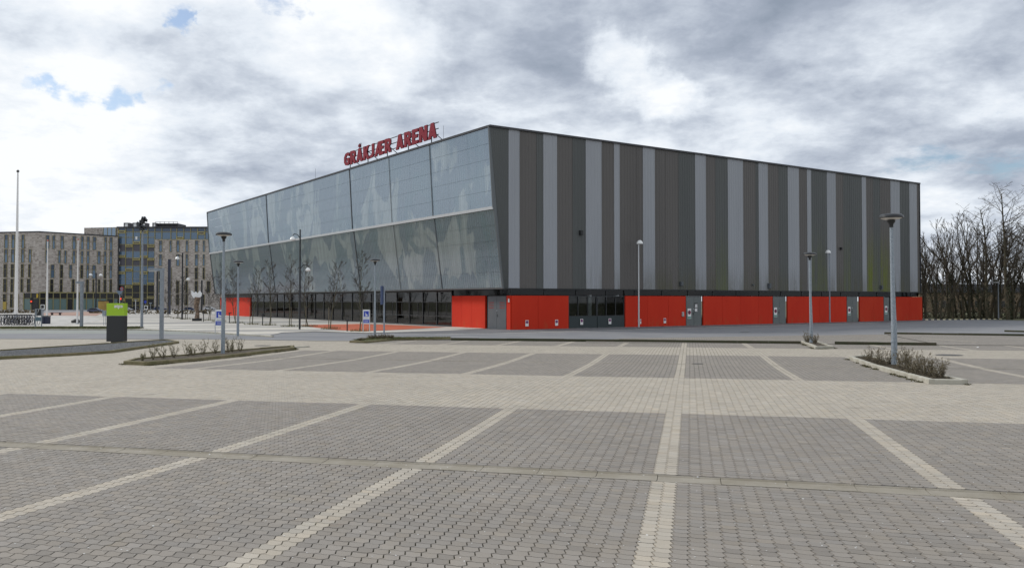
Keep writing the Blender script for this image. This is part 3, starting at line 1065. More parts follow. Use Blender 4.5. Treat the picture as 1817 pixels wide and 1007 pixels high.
# the print behind the sheets: large blurred blue figures
fig = m.noise(m.vmath('MULTIPLY', fv, (1, .55, 1)), .17, 3, .5, 1.6)
fig2 = m.noise(m.vmath('MULTIPLY', fv, (1, .5, 1)), .33, 3, .55, 1.0)
col = m.mix(m.ss(m.noise(m.vmath('MULTIPLY', fv, (1, .08, 1)), 1.4, 4, .6), .35, .65), (.098, .120, .126), (.165, .190, .195))
col = m.mix(m.math('MULTIPLY', m.ss(fig, .47, .51), .9), col, (.018, .038, .07))
col = m.mix(m.math('MULTIPLY', m.ss(fig2, .52, .57), .85), col, (.02, .05, .075))
m.put(b.inputs['Base Color'], col)
b.inputs['Roughness'].default_value = .4
bn = m.node('ShaderNodeBump'); bn.inputs['Strength'].default_value = .55; bn.inputs['Distance'].default_value = .05
wv = m.noise(m.vmath('MULTIPLY', fv, (1, .07, 1)), 2.0, 4, .6)
m.put(bn.inputs['Height'], wv)
gl = m.node('ShaderNodeBsdfGlossy'); m.put(gl.inputs[0], (.80, .92, 1.0)); gl.inputs['Roughness'].default_value = .13
m.l.new(bn.outputs[0], gl.inputs['Normal'])
mx = m.node('ShaderNodeMixShader'); mx.inputs[0].default_value = .27
m.l.new(b.outputs[0], mx.inputs[1]); m.l.new(gl.outputs[0], mx.inputs[2])
m.l.new(mx.outputs[0], m.n['Material Output'].inputs[0])
M_front = MF
M_seam = mat('grey metal joint', (.13, .14, .145), .45, .5)

B0 = Vector((B.x, B.y, 0)); T0 = Vector((T.x, T.y, 0))
_m = onplane(877.3, 368, C1, dR); zM = _m.z; M0 = Vector((_m.x, _m.y, 0))
def PF(t, z, out=0.0):
    q = (B0.lerp(M0, (z - ZB) / (zM - ZB)) if z < zM else M0.lerp(T0, (z - zM) / (ZT - zM))) + dL * t
    nn_ = (nL * math.cos(R(5.8)) - Vector((0, 0, math.sin(R(5.8)))))
    return Vector((q.x, q.y, z)) + nn_ * out
ncol = 24
pw = LL / ncol
def front_panel(z0, z1, kick):
    mb = MB()
    n = 10
    prof = []
    for q in range(n):
        a0 = .004 + (pw - .008) * q / n; w_ = (pw - .008) / n
        prof += [(a0, 0), (a0 + w_ * .42, 0), (a0 + w_ * .5, .014), (a0 + w_ * .92, .014)]
    prof.append((pw - .004, 0))
    rows = 5
    for r_ in range(rows):
        za, zb = z0 + (z1 - z0) * r_ / rows, z0 + (z1 - z0) * (r_ + 1) / rows - .012
        vs_, fs = [], []
        ka, kb = kick * (1 - (za - z0) / (z1 - z0)), kick * (1 - (zb - z0) / (z1 - z0))     # upper sheets tilted, foot kicked out over the rail, to mirror more sky
        for (s_, o) in prof: vs_ += [PF(s_, za, o + ka + .003), PF(s_, zb, o + kb)]
        for q in range(len(prof) - 1): fs.append((2 * q, 2 * q + 1, 2 * q + 3, 2 * q + 2))
        mb.add(vs_, fs)
    return mb
for (z0, z1, kick) in ((ZB + .05, zM - .12, 0.0), (zM + .12, ZT - .14, .10)):
    p0 = front_panel(z0, z1, kick).build('front_panel', M_front, arena)
    p0.location = (0, 0, 0)
    for k in range(1, ncol):
        o = p0.copy(); COL.objects.link(o); o.parent = arena
        o.location = dL * (pw * k)
# bays' joints
for t in (sL(472, 345, T), sL(620, 297, T), sL(762, 253, T), sL(690, 275, T)):
    wj = .10 if t > 12 and abs(t - sL(690, 275, T)) > 1 else .05
    mb = MB()
    for z0, z1, k0, k1 in ((ZB + .05, zM - .12, .0, .0), (zM + .12, ZT - .14, .10, .0)):
        mb.add([PF(t - wj / 2, z0, .03 + k0), PF(t + wj / 2, z0, .03 + k0), PF(t + wj / 2, z1, .03 + k1), PF(t - wj / 2, z1, .03 + k1),
                PF(t - wj / 2, z0, .06 + k0), PF(t + wj / 2, z0, .06 + k0), PF(t + wj / 2, z1, .06 + k1), PF(t - wj / 2, z1, .06 + k1)],
               [(0, 1, 2, 3), (7, 6, 5, 4), (0, 4, 5, 1), (2, 6, 7, 3), (0, 3, 7, 4), (1, 5, 6, 2)])
    mb.build('bay_joint', M_seam, arena)
def rail(z, h, o0, o1, name, mm, t0=0.0, t1=LL):
    mb = MB()
    mb.add([PF(t0, z, o0), PF(t1, z, o0), PF(t1, z, o1), PF(t0, z, o1), PF(t0, z + h, o0), PF(t1, z + h, o0), PF(t1, z + h, o1), PF(t0, z + h, o1)],
           [(0, 1, 2, 3), (7, 6, 5, 4), (0, 4, 5, 1), (1, 5, 6, 2), (2, 6, 7, 3), (3, 7, 4, 0)])
    return mb.build(name, mm, arena)
rail(zM - .11, .22, -.3, .20, 'mid_rail', M_alum)
rail(ZT - .13, .15, -.6, .10, 'parapet_cap', M_trim)
rail(ZB - .06, .10, -1.6, .09, 'bottom_rail', M_seam)
# raking edge where front and flank meet, and the far end of the front
for t in (-.04, LL - .02):
    mb = MB()
    for z0, z1, k0 in ((ZB - .05, zM, 0), (zM, ZT, .07)):
        mb.add([PF(t, z0, -.25), PF(t + .09, z0, -.25), PF(t + .09, z0, .10 + k0), PF(t, z0, .10 + k0), PF(t, z1, -.25), PF(t + .09, z1, -.25), PF(t + .09, z1, .10), PF(t, z1, .10)],
               [(0, 1, 2, 3), (7, 6, 5, 4), (0, 4, 5, 1), (1, 5, 6, 2), (2, 6, 7, 3), (3, 7, 4, 0)])
    mb.build('edge_trim', M_seam, arena)
# roof of the part over the front, closing the top
MB().hexa([PF(.1, ZT - .3, -.05), PF(LL, ZT - .3, -.05), C0 + dL * LL + dR * 2 + Vector((0, 0, ZT - .3)), C0 + dR * 2 + Vector((0, 0, ZT - .3))] +
          [PF(.1, ZT - .2, -.05), PF(LL, ZT - .2, -.05), C0 + dL * LL + dR * 2 + Vector((0, 0, ZT - .2)), C0 + dR * 2 + Vector((0, 0, ZT - .2))]).build('roof_edge', M_trim, arena)

# ---- ground floor, flank
ZR = 2.14                                   # top of the red panels
# dark band of glass over them
mb = MB()
S_end = sR(1635.5, 545)
MB().obox(PR(.3, ZR, -.9), dR * (SE - .6), nR * .1, (0, 0, ZB - ZR)).build('interior_wall', M_inner, arena)
MB().obox(PR(0.0, ZR + .04, -.13), dR * (SE - .1), nR * .03, (0, 0, ZB - ZR - .14)).build('high_glazing', M_glassd, arena)
k = .0
while k < SE - .3:
    MB().obox(PR(k, ZR + .02, -.14), dR * .07, nR * .08, (0, 0, ZB - ZR - .12)).build('mullion', M_black, arena)
    k += 3.05
for x in (1048, 1099, 1226, 1258, 1340, 1412, 1505, 1530):
    s_ = sR(x)
    if x in (1048, 1099): continue
    MB().lathe(PR(s_, ZR, -.45), [(.16, 0), (.16, ZB - ZR - .1)], 10).build('column', M_column, arena, smooth=True)
segs = [('red', 907, 1008), ('win', 1008.6, 1108), ('red', 1108.6, 1216), ('door', 1216.4, 1245), ('red', 1246.8, 1370), ('door', 1370.8, 1394.4), ('red', 1396.4, 1501.2),
        ('door', 1502, 1522), ('red', 1524.4, 1566.8), ('door1', 1567.6, 1578), ('gap', 1578, 1588.8), ('red', 1589.2, 1635.5)]
def red_run(P, s0, s1, mats, joints, outn):
    """a run of red panels split at its joints"""
    cuts = [s0] + [q for q in joints if s0 + .2 < q < s1 - .2] + [s1]
    for a, b_ in zip(cuts, cuts[1:]):
        mb = MB()
        mb.obox(P(a + .012, BZ - .03, -.1), (P(b_ - .012, 0, 0) - P(a + .006, 0, 0)), outn * .17, (0, 0, ZR - BZ + .03))
        mb.build('red_panel', mats, arena)
def double_door(P, d, outn, s0, s1, mm, single=False):
    root = thing('door', (0, 0, 0), None, None); root.parent = arena; root.location = Vector(P(s0, BZ, 0)) - world_loc(arena)
    MB().obox(P(s0 + .01, BZ, -.12), d * (s1 - s0 - .02), outn * .10, (0, 0, ZR - BZ - .01)).build('door_frame', M_frame, root)
    n = 1 if single else 2
    for k in range(n):
        a, b_ = s0 + .05 + (s1 - s0 - .1) * k / n, s0 + .05 + (s1 - s0 - .1) * (k + 1) / n
        MB().obox(P(a + .012, BZ + .03, -.02), d * (b_ - a - .024), outn * .045, (0, 0, ZR - BZ - .09)).build('door_leaf', mm, root)
    hx = (s0 + s1) / 2 - (.10 if not single else -.25)
    mb = MB()
    mb.obox(P(hx, BZ + .98, .025), d * .05, outn * .02, (0, 0, .18))
    mb.tube([P(hx + .02, BZ + 1.1, .03), P(hx + .02, BZ + 1.1, .09), P(hx - .11, BZ + 1.1, .09)], .013, 6)
    mb.build('handle', M_black, root)
    MB().lathe(P(hx + .05, BZ + 1.42, .03), [(.04, 0), (.045, .03), (.03, .06)], 8).build('lock_knob', M_alum, root)
    return root
for typ, xa, xb in segs:
    s0, s1 = sR(xa, 550), sR(xb, 550)
    if typ == 'red':
        js = []
        k = s0 + 2.4
        while k < s1 - 1.0: js.append(k); k += 2.4
        red_run(PR, s0, s1, M_red if xa < 1400 else M_red2, js, nR)
    elif typ == 'door': double_door(PR, dR, nR, s0, s1, M_door2)
    elif typ == 'door1': double_door(PR, dR, nR, s0, s1, M_door2, True)
    elif typ == 'gap':
        MB().obox(PR(s0, BZ, -.5), dR * (s1 - s0), nR * .1, (0, 0, ZR - BZ)).build('recess_wall', M_black, arena)
    elif typ == 'win':
        zs = BZ + .95
        n = 4
        MB().obox(PR(s0, BZ, -1.6), dR * (s1 - s0), nR * .05, (0, 0, ZR - BZ)).build('interior_wall', M_inner, arena)
        MB().obox(PR(s0, zs - .08, -1.4), dR * (s1 - s0), nR * 1.25, (0, 0, .06)).build('window_ledge', M_frame, arena)
        for k in range(2):
            a = s0 + (s1 - s0) * k / 2; b_ = s0 + (s1 - s0) * (k + 1) / 2
            MB().obox(PR(a + .03, BZ, -.1), dR * (b_ - a - .06), nR * .12, (0, 0, zs - BZ)).build('sill_panel', M_sill, arena)
            fr = MB()
            for q in (0, .32, .66, .97):
                fr.obox(PR(a + (b_ - a) * q, zs + .002, -.1), dR * .07, nR * .10, (0, 0, ZR - zs - .062))
            fr.obox(PR(a, zs + .004, -.105), dR * (b_ - a), nR * .11, (0, 0, .06))
            fr.obox(PR(a, ZR - .06, -.105), dR * (b_ - a), nR * .11, (0, 0, .07))
            w_ = fr.build('window_frame', M_frame, arena)
            MB().obox(PR(a + .04, zs + .06, -.06), dR * (b_ - a - .08), nR * .012, (0, 0, ZR - zs - .12)).build('pane', M_glassw, w_)
            MB().lathe(PR(a + (b_ - a) * .80, zs - .02, -.30), [(.20, 0), (.20, ZB - zs)], 14).build('column', M_colw, arena, smooth=True)
# base plinth line
MB().obox(PR(.1, BZ - .1, -.1), dR * (S_end - .1), nR * .155, (0, 0, .13)).build('plinth', mat('concrete plinth', (.25, .23, .2), .9, var=.2, scale=2), arena)

# ---- ground floor, entrance front
tl = lambda x: sL(x, 550)
t_r0, t_r1, t_d0, t_g0 = 0.0, tl(900), tl(900.5), tl(803)
red_run(PL, 0.0, sL(900, 550), M_red, [], nL)
double_door(PL, dL, nL, sL(899.3, 550), sL(865, 550), M_door)
red_run(PL, sL(862, 550), sL(803, 550), M_red, [sL(x, 550) for x in (838, 820)], nL)
zg = ZB - .1
tg0, tg1 = sL(802, 550), sL(446, 550)
print('front', tg0, tg1, LL)
MB().obox(PL(.2, BZ, -9), dL * (LL - 1), nL * .1, (0, 0, zg - BZ)).build('interior_wall', M_inner, arena)
MB().obox(PL(.2, BZ - .02, -9), dL * (LL - 1), nL * 8.9, (0, 0, .05)).build('interior_floor', mat('dark lobby floor', (.05, .05, .052), .35), arena)
# glazing over the red panels by the corner and along the whole front
MB().obox(PL(.1, ZR + .03, -.10), dL * (tg0 - .1), nL * .02, (0, 0, zg - ZR)).build('high_glazing', M_glassd, arena)
MB().obox(PL(.15, ZR, -.5), dL * (tg0 - .1), nL * .05, (0, 0, zg - ZR)).build('interior_wall', M_black, arena)
nb = 21
for k in range(nb):
    a = tg0 + (tg1 - tg0) * k / nb; b_ = tg0 + (tg1 - tg0) * (k + 1) / nb
    fr = MB()
    fr.obox(PL(a, BZ + .002, -.12), dL * .09, nL * .14, (0, 0, zg - BZ))
    fr.obox(PL(a + .09, BZ + .003, -.11), dL * (b_ - a - .09), nL * .12, (0, 0, .14))
    fr.obox(PL(a + .09, zg - .12, -.11), dL * (b_ - a - .09), nL * .12, (0, 0, .12))
    fr.obox(PL(a + .09, BZ + 2.05, -.11), dL * (b_ - a - .09), nL * .10, (0, 0, .06))
    if k < 7:
        fr.obox(PL(a + .09, BZ + .85, -.11), dL * (b_ - a - .09), nL * .10, (0, 0, .06))
        fr.obox(PL(a + (b_ - a) * (.62 if k % 2 else .38), BZ + .9, -.10), dL * .05, nL * .08, (0, 0, 1.2))
    w_ = fr.build('window_frame', M_frame, arena)
    MB().obox(PL(a + .08, BZ + .12, -.06), dL * (b_ - a - .1), nL * .012, (0, 0, zg - BZ - .2)).build('pane', M_glass, w_)
    if k < 7: MB().obox(PL(a + .1, BZ + .15, -.3), dL * (b_ - a - .12), nL * .05, (0, 0, .7)).build('back_panel', M_sill, w_)
for k, x in enumerate((797, 728, 697, 655, 583, 540, 500, 470)):
    MB().lathe(PL(sL(x, 550), BZ, -.75), [(.2, 0), (.2, zg - BZ)], 14).build('column', M_column if k in (0, 1, 3) else M_inner, arena, smooth=True)
# red end panel of the front
red_run(PL, sL(444.5, 550), sL(402, 550), M_red, [sL(421, 550)], nL)
MB().obox(PL(sL(402, 550) + .02, BZ, -.12), dL * (sL(393, 550) - sL(402, 550) - .04), nL * .12, (0, 0, ZR - BZ)).build('door_leaf', M_door2, arena)
red_run(PL, sL(393, 550), LL - .3, M_red, [], nL)
MB().obox(PL(sL(445, 550), ZR, -.25), dL * (LL - .5 - sL(445, 550)), nL * .2, (0, 0, zg - ZR)).build('fascia', M_frame, arena)
MB().obox(C0 + dL * (LL - .6) + dR * .2 + Vector((0, 0, BZ)), dR * 9, dL * .2, (0, 0, ZB - BZ)).build('side_wall', M_red, arena)

# things in the lobby, seen dimly through the glass
Mlr = mat('red lacquer', (.45, .03, .025), .4)
Mlg = mat('grey counter', (.22, .23, .235), .6)
for n_, (x, kind_) in enumerate(((648, 'd'), (622, 'd'), (615, 'r'), (627, 'r'), (594, 'k'), (566, 'r'), (573, 'r'), (568, 'd'), (575, 'd'), (541, 'k'), (523, 'd'), (520, 'r'), (510, 'k'), (497, 'k'), (477, 'r'), (476, 'd'), (790, 'r'), (756, 'r'))):
    t = sL(x, 550)
    c = PL(t, BZ + .03, -1.8 - .3 * (n_ % 3))
    if kind_ == 'r':
        mb = MB().lathe((c.x, c.y, BZ + 1.25), [(.02, .62), (.10, .55), (.28, .40), (.34, .18), (.28, .02), (.05, 0)][::-1], 16)
        mb.tube([(c.x, c.y, BZ + 1.85), (c.x, c.y, zg)], .012, 4)
        mb.build('pendant_lamp_shade', Mlr, arena, smooth=True)
    else:
        MB().box((c.x, c.y, BZ + .03), (.6, .5, 1.0 if kind_ == 'd' else 1.1), 0, math.atan2(dL.y, dL.x)).build('lobby_stand', Mlg if kind_ == 'd' else M_black, arena)
# small jars on the ledge of the flank window
for n_, x in enumerate((1012, 1029, 1040, 1065, 1073, 1079, 1086, 1092)):
    s_ = sR(x, 550)
    h = (.35, .16, .12, .10, .18, .5, .2, .15)[n_]
    o = MB().lathe(PR(s_, BZ + .94, -.6), [(.05, 0), (.07, h * .35), (.05, h * .7), (.03, h * .8), (.035, h)], 10).build(
        'ledge_jar', mat('jar glaze', ((.6, .58, .5), (.5, .45, .3), (.3, .5, .2))[n_ % 3], .4), None, smooth=True, base=PR(s_, BZ + .94, -.6))
    tag(o, ('tallest white jar at the left corner of the dark windows', 'low white jar behind the first window', 'small dull jar right of the first window middle', 'tiny white jar by the first pale column', 'rounded jar just right of the first pale column', 'tall tan bottle in the middle of the second window', 'pale jar right of the tall tan bottle', 'last small jar before the second pale column')[n_], 'jar', 'small jars on the window ledge')
# vents, little boxes and lamps on the flank
for x, y, w_, h_ in ((1029, 413, .28, .36), (1207, 503, .3, .34), (1363, 507, .32, .5), (1562, 509.5, .3, .4), (1490, 441, .2, .26), (1334, 505, .15, .12)):
    P = onplane(x, y, C1, dR); s_ = sR(x, y)
    o = MB().obox(PR(s_ - w_ / 2, P.z - h_ / 2, .05), dR * w_, nR * .2, (0, 0, h_))
    o.obox(PR(s_ - w_ / 2 + .05, P.z - h_ / 2 + .05, .25), dR * (w_ - .1), nR * .03, (0, 0, h_ - .1))
    o.build('wall_vent', M_black if x in (1029, 1490) else M_door, arena)
# rooflight bumps
P = onplane(482, 337, T, dL)
MB().lathe((P.x + dR.x * 6 + dL.x * 3, P.y + dR.y * 6 + dL.y * 3, ZT - .3), [(1.5, 0), (1.5, .5), (1.2, .85), (.5, 1.1)], 16).build('roof_cowl', M_alum, arena, smooth=True)
MB().lathe((P.x + dR.x * 5 - dL.x * 1.5, P.y + dR.y * 5 - dL.y * 1.5, ZT - .3), [(1.3, 0), (1.3, .6), (1.0, .9), (.4, 1.1)], 16).build('roof_cowl', M_alum, arena, smooth=True)
P = onplane(748, 250, T, dL)
MB().lathe((P.x + dR.x * 4, P.y + dR.y * 4, ZT - .3), [(2.4, 0), (2.4, .5), (1.7, 1.0), (.6, 1.25)], 20).build('roof_cowl', mat('grey dome', (.35, .40, .44), .4), arena, smooth=True)
# lightning rods
for x in (787, 560):
    q = onplane(x, 250, T, dL)
    MB().tube([(q.x, q.y, ZT), (q.x, q.y, ZT + 1.1)], .012, 4).build('lightning_rod', M_trim, arena)

# ------------------------------------------------------------------ flat writing and plates
def text_mesh(body, size, bold=.0, extrude=.0, align='CENTER'):
    cu = bpy.data.curves.new('text', 'FONT')
    cu.body = body; cu.size = size; cu.offset = bold; cu.extrude = extrude
    cu.align_x = align; cu.align_y = 'BOTTOM_BASELINE'
    cu.resolution_u = 3
    o = bpy.data.objects.new('text', cu); COL.objects.link(o)
    dg = bpy.context.evaluated_depsgraph_get()
    me = bpy.data.meshes.new_from_object(o.evaluated_get(dg))
    bpy.data.objects.remove(o); bpy.data.curves.remove(cu)
    return me

def put_text(name, me, P, ax, up, m, parent, sx=1.0, sz=1.0):
    """lay a text mesh at point P with its x axis along ax and y axis along up"""
    ax, up = Vector(ax).normalized(), Vector(up).normalized()
    n = ax.cross(up)
    o = bpy.data.objects.new(name, me)
    me.materials.clear(); me.materials.append(m)
    COL.objects.link(o)
    base = world_loc(parent) if parent is not None else Vector((0, 0, 0))
    M = Matrix(((ax.x * sx, up.x, n.x * sz, 0), (ax.y * sx, up.y, n.y * sz, 0), (ax.z * sx, up.z, n.z * sz, 0), (0, 0, 0, 1)))
    me.transform(M)
    if parent is not None: o.parent = parent
    o.location = Vector(P) - base
    return o

# roof sign
Msr = mat('oxblood sign letter', (.21, .008, .022), .6, spec=.2)
Msr2 = mat('deep red letter side', (.09, .006, .012), .6, spec=.2)
pb0, pb1 = onplane(611, 293.5, T + nL * -.1, dL), onplane(775, 246.5, T + nL * -.1, dL)
pt1 = onplane(769, 219.5, T + nL * -.1, dL)
zb = (pb0.z + pb1.z) / 2
print('sign', pb0, pb1, pt1, (pb0 - pb1).length)
hgt_ = pt1.z - pb1.z
sgn = thing('roof_sign', (pb1.x, pb1.y, ZT), 'red lettered name sign on a steel frame along the arena roof edge', 'sign')
tot = (Vector((pb0.x, pb0.y)) - Vector((pb1.x, pb1.y))).length
rdx = -dL
word = 'GRÅKJÆR ARENA'
# heavy built letters: 'p' bars with level ends, 'l' thick polylines; unit height 1
ST_ = .24
V_ = lambda x: ('p', (x, 0), (x, 1))
GL = {
 'G': (.68, [('l', [(.60, .79), (.44, .88), (.24, .84), (.12, .66), (.12, .34), (.24, .16), (.44, .12), (.57, .16)]), ('p', (.57, .12), (.57, .50)), ('l', [(.38, .46), (.57, .46)])]),
 'R': (.66, [V_(.12), ('l', [(.12, .88), (.40, .88), (.52, .79), (.52, .60), (.40, .50), (.12, .50)]), ('p', (.34, .52), (.56, 0))]),
 'A': (.72, [('p', (.12, 0), (.36, 1)), ('p', (.60, 0), (.36, 1)), ('l', [(.24, .27), (.48, .27)])]),
 'K': (.66, [V_(.12), ('p', (.20, .44), (.52, 1)), ('p', (.27, .56), (.56, 0))]),
 'J': (.46, [('p', (.34, .24), (.34, 1)), ('l', [(.34, .26), (.27, .14), (.04, .12)])]),
 'Æ': (.98, [('p', (.10, 0), (.48, 1)), V_(.58), ('l', [(.46, .88), (.95, .88)]), ('l', [(.62, .51), (.90, .51)]), ('l', [(.62, .12), (.95, .12)]), ('l', [(.24, .27), (.58, .27)])]),
 'E': (.56, [V_(.12), ('l', [(.14, .88), (.54, .88)]), ('l', [(.14, .51), (.50, .51)]), ('l', [(.14, .12), (.54, .12)])]),
 'N': (.72, [V_(.12), V_(.60), ('p', (.14, 1), (.58, 0))]),
}
GL['Å'] = (.72, GL['A'][1] + [('l', [(.36 + .10 * math.cos(q * math.pi / 4), 1.19 + .09 * math.sin(q * math.pi / 4)) for q in range(9)])])
def letter(ch, P0, sx, sy):
    mb = MB(); k = 0
    def quad(a, b_, c, d):
        nonlocal k
        o = nL * (.05 + .003 * k); k += 1
        q = [P0 + rdx * (p[0] * sx) + Vector((0, 0, p[1] * sy)) for p in (a, b_, c, d)]
        fr = [v + o for v in q]; bk_ = [v - nL * .05 for v in q]
        mb.add(fr + bk_, [(0, 1, 2, 3)], 0)
        mb.add(fr + bk_, [(7, 6, 5, 4)] + [(u, u + 4, (u + 1) % 4 + 4, (u + 1) % 4) for u in range(4)], 1)
    for typ, *a in GL[ch][1]:
        if typ == 'p':
            (x0, y0), (x1, y1) = a
            dx, dy = x1 - x0, y1 - y0
            h = ST_ / 2 * math.hypot(dx, dy) / abs(dy)
            quad((x0 - h, y0), (x0 + h, y0), (x1 + h, y1), (x1 - h, y1))
        else:
            t = .11 if len(a[0]) != 9 else .035
            for (x0, y0), (x1, y1) in zip(a[0], a[0][1:]):
                L = math.hypot(x1 - x0, y1 - y0); ux, uy = (x1 - x0) / L, (y1 - y0) / L
                e = .045 if len(a[0]) > 2 and t > .05 else .0
                x0, y0, x1, y1 = x0 - ux * e, y0 - uy * e, x1 + ux * e, y1 + uy * e
                quad((x0 + uy * t, y0 - ux * t), (x1 + uy * t, y1 - ux * t), (x1 - uy * t, y1 + ux * t), (x0 - uy * t, y0 + ux * t))
    return mb.build('letter', [Msr, Msr2], sgn)
gp = .07
natural = sum(.34 if c == ' ' else GL[c][0] for c in word) + gp * (len(word) - 1)
kx, ky = tot / natural, hgt_ * .97
cur = 0.0
for ch in word:
    if ch != ' ': letter(ch, Vector((pb0.x, pb0.y, zb)) + rdx * cur, kx, ky)
    cur += ((.34 if ch == ' ' else GL[ch][0]) + gp) * kx
fb = MB()
bk = nL * -.14
for hz in (.18, .55, .93):
    a = Vector((pb0.x, pb0.y, zb + hgt_ * hz)) + bk; b_ = a + rdx * tot
    fb.obox(a, b_ - a, nL * -.06, (0, 0, .06))
fb.build('sign_rail', M_trim, sgn)
for k in range(5):
    a = Vector((pb0.x, pb0.y, 0)) + rdx * (tot * (.06 + .22 * k)) + bk
    mb = MB()
    mb.tube([(a.x, a.y, ZT - .1), (a.x, a.y, zb + hgt_ * .95)], .05, 6)
    e = a + dR * 1.9
    mb.tube([(e.x, e.y, ZT - .15), (a.x, a.y, zb + hgt_ * .6)], .035, 6)
    mb.build('sign_strut', M_trim, sgn)
# ring frame over the A
a = Vector((pb0.x, pb0.y, 0)) + rdx * (tot * .175) + bk
MB().tube([(a.x, a.y, zb + hgt_), (a.x, a.y, zb + hgt_ * 1.35), (a.x + rdx.x * .35, a.y + rdx.y * .35, zb + hgt_ * 1.35), (a.x + rdx.x * .35, a.y + rdx.y * .35, zb + hgt_)], .035, 5).build('sign_bracket', M_trim, sgn)

# no-parking plates
Mpw = mat('white enamel plate', (.75, .74, .72), .4); Mpb = mat('faded purple blue', (.10, .05, .22), .4); Mpr = mat('faded red ring', (.33, .03, .06), .4); Mpg = mat('green strip', (.10, .28, .22), .5)
def plate(x, y, w_, h_, label, big=False):
    s_ = sR(x, y); P = onplane(x, y, C1, dR)
    out = .078 if not big else .03
    root = thing('no_parking_sign', PR(s_, P.z, out), label, 'sign', 'no parking plates on the arena flank')
    MB().obox(PR(s_ - w_ / 2, P.z - h_ / 2, out), dR * w_, nR * .015, (0, 0, h_)).build('plate', Mpw, root)
    cz = P.z + h_ * (.12 if big else .18)
    def disc(r, o, m_, nm):
        n = 20
        c = PR(s_, cz, out + o)
        vs_ = [c + dR * (r * math.cos(q * 2 * math.pi / n)) + Vector((0, 0, r * math.sin(q * 2 * math.pi / n))) for q in range(n)]
        vs_ += [v - nR * .006 for v in vs_]
        MB().add(vs_, [tuple(range(n))] + [(q, q + n, (q + 1) % n + n, (q + 1) % n) for q in range(n)]).build(nm, m_, root)
    r0 = min(w_, h_) * .42
    disc(r0, .021, Mpr, 'ring'); disc(r0 * .78, .025, Mpb if not big else mat('plum disc', (.07, .012, .05), .4), 'disc')
    d2 = (dR * .7 + Vector((0, 0, -.7))).normalized()
    pp = d2.cross(nR).normalized()
    c = PR(s_, cz, out + .028)
    MB().obox(c - d2 * r0 * .8 - pp * r0 * .1, d2 * r0 * 1.6, pp * r0 * .2, nR * .004).build('bar', Mpr, root)
    if big: MB().obox(PR(s_ - w_ * .45, P.z - h_ * .46, out + .015), dR * w_ * .9, nR * .006, (0, 0, h_ * .17)).build('green_strip', Mpg, root)
    return root
plate(934, 573, .28, .46, 'small no parking plate low on the red panel nearest the corner')
plate(986.5, 572, .28, .46, 'small no parking plate on the red panel just before the dark windows')
plate(1031, 570.5, .28, .46, 'small no parking plate under the first dark window')
plate(1081, 569.5, .28, .46, 'small no parking plate under the second dark window')
plate(1178.5, 568.5, .27, .42, 'small no parking plate on the red panel right of the slim lamp post')
plate(1135.5, 570, .12, .4, 'narrow no parking plate half hidden behind the slim lamp post')
plate(1222.7, 556, .42, .88, 'large no parking plate with green strip on the first double door of the flank', True)
plate(1375.6, 553.5, .42, .90, 'large no parking plate with green strip on the second double door of the flank', True)
plate(1506.3, 551.5, .42, .88, 'large no parking plate with green strip on the third double door of the flank', True)
plate(1571.8, 549.8, .42, .88, 'large no parking plate on the single grey door of the flank', True)
P = PR(sR(1234.3), onplane(1234, 546.5, C1, dR).z - .34, .03)
dsn = thing('door_sign', P, 'white symbols on a black plate on the first double door of the flank', 'sign')
MB().obox(P - dR * .2, dR * .42, nR * .008, (0, 0, .8)).build('plate', M_black, dsn)
for k, ch in enumerate(('3E', '8E')):
    put_text('symbol', text_mesh(ch, .38, .02, .003), P + dR * .01 + nR * .013 + Vector((0, 0, .42 - .36 * k)), dR, (0, 0, 1), Mpw, dsn, .85)
P = PR(sR(1210), onplane(1210, 557, C1, dR).z, .075)
o = MB().obox(P - dR * .11 + Vector((0, 0, -.2)), dR * .22, nR * .08, (0, 0, .4), 0); o.obox(P - dR * .07 + Vector((0, 0, -.14)), dR * .14, nR * .1, (0, 0, .1), 0)
tag(o.build('key_box', mat('grey key box', (.4, .38, .37), .5), None, base=P), 'small grey key box on the red panel left of the first flank door', 'box')
P = PR(sR(903.6), onplane(903.5, 533, C1, dR).z, .08)
P = PL(.12, onplane(903.5, 533, C1, dR).z, .075)
o = MB().obox(P - dL * .02 + Vector((0, 0, -.12)), dL * .16, nL * .03, (0, 0, .26))
tag(o.build('number_plate', Mpw, None, base=P), 'small white plate on the narrow red panel at the arena corner', 'sign')
# faint red lettering on the corner door leaves
for x in (872, 891.5):
    t = sL(x, 550)
    P = PL(t, 1.55, .028)
    rt = thing('door_lettering', P, 'faint red three-line notice on the %s leaf of the corner double door' % ('far' if x < 880 else 'near'), 'sign')
    for k in range(3):
        rr = random.Random(k + x)
        ln = MB()
        q = -.32
        while q < .30:
            w2 = rr.uniform(.03, .09)
            ln.obox(P + dL * -q + Vector((0, 0, -.2 * k)), dL * -w2, nL * .003, (0, 0, .09))
            q += w2 + rr.uniform(.015, .03)
        ln.build('text_line', mat('faded red lettering', (.24, .04, .03), .5), rt)

# ------------------------------------------------------------------ lamps, poles and signs
M_lampblk = mat('lamp black', (.016, .018, .021), .4)
M_lampwhite = mat('opal lamp underside', (.66, .64, .62), .35)
M_opal = mat('white opal glass', (.80, .80, .78), .3)
M_polegrey = mat('grey painted pole', (.21, .235, .27), .5, scale=5, col2=(.27, .30, .335))
M_polewhite = mat('white flagpole paint', (.74, .72, .70), .45)
M_navy = mat('navy pillar paint', (.022, .028, .055), .45)
TOPZ = lambda P, y: atdepth(CX, y, P.y).z        # height of image row y at the distance of P

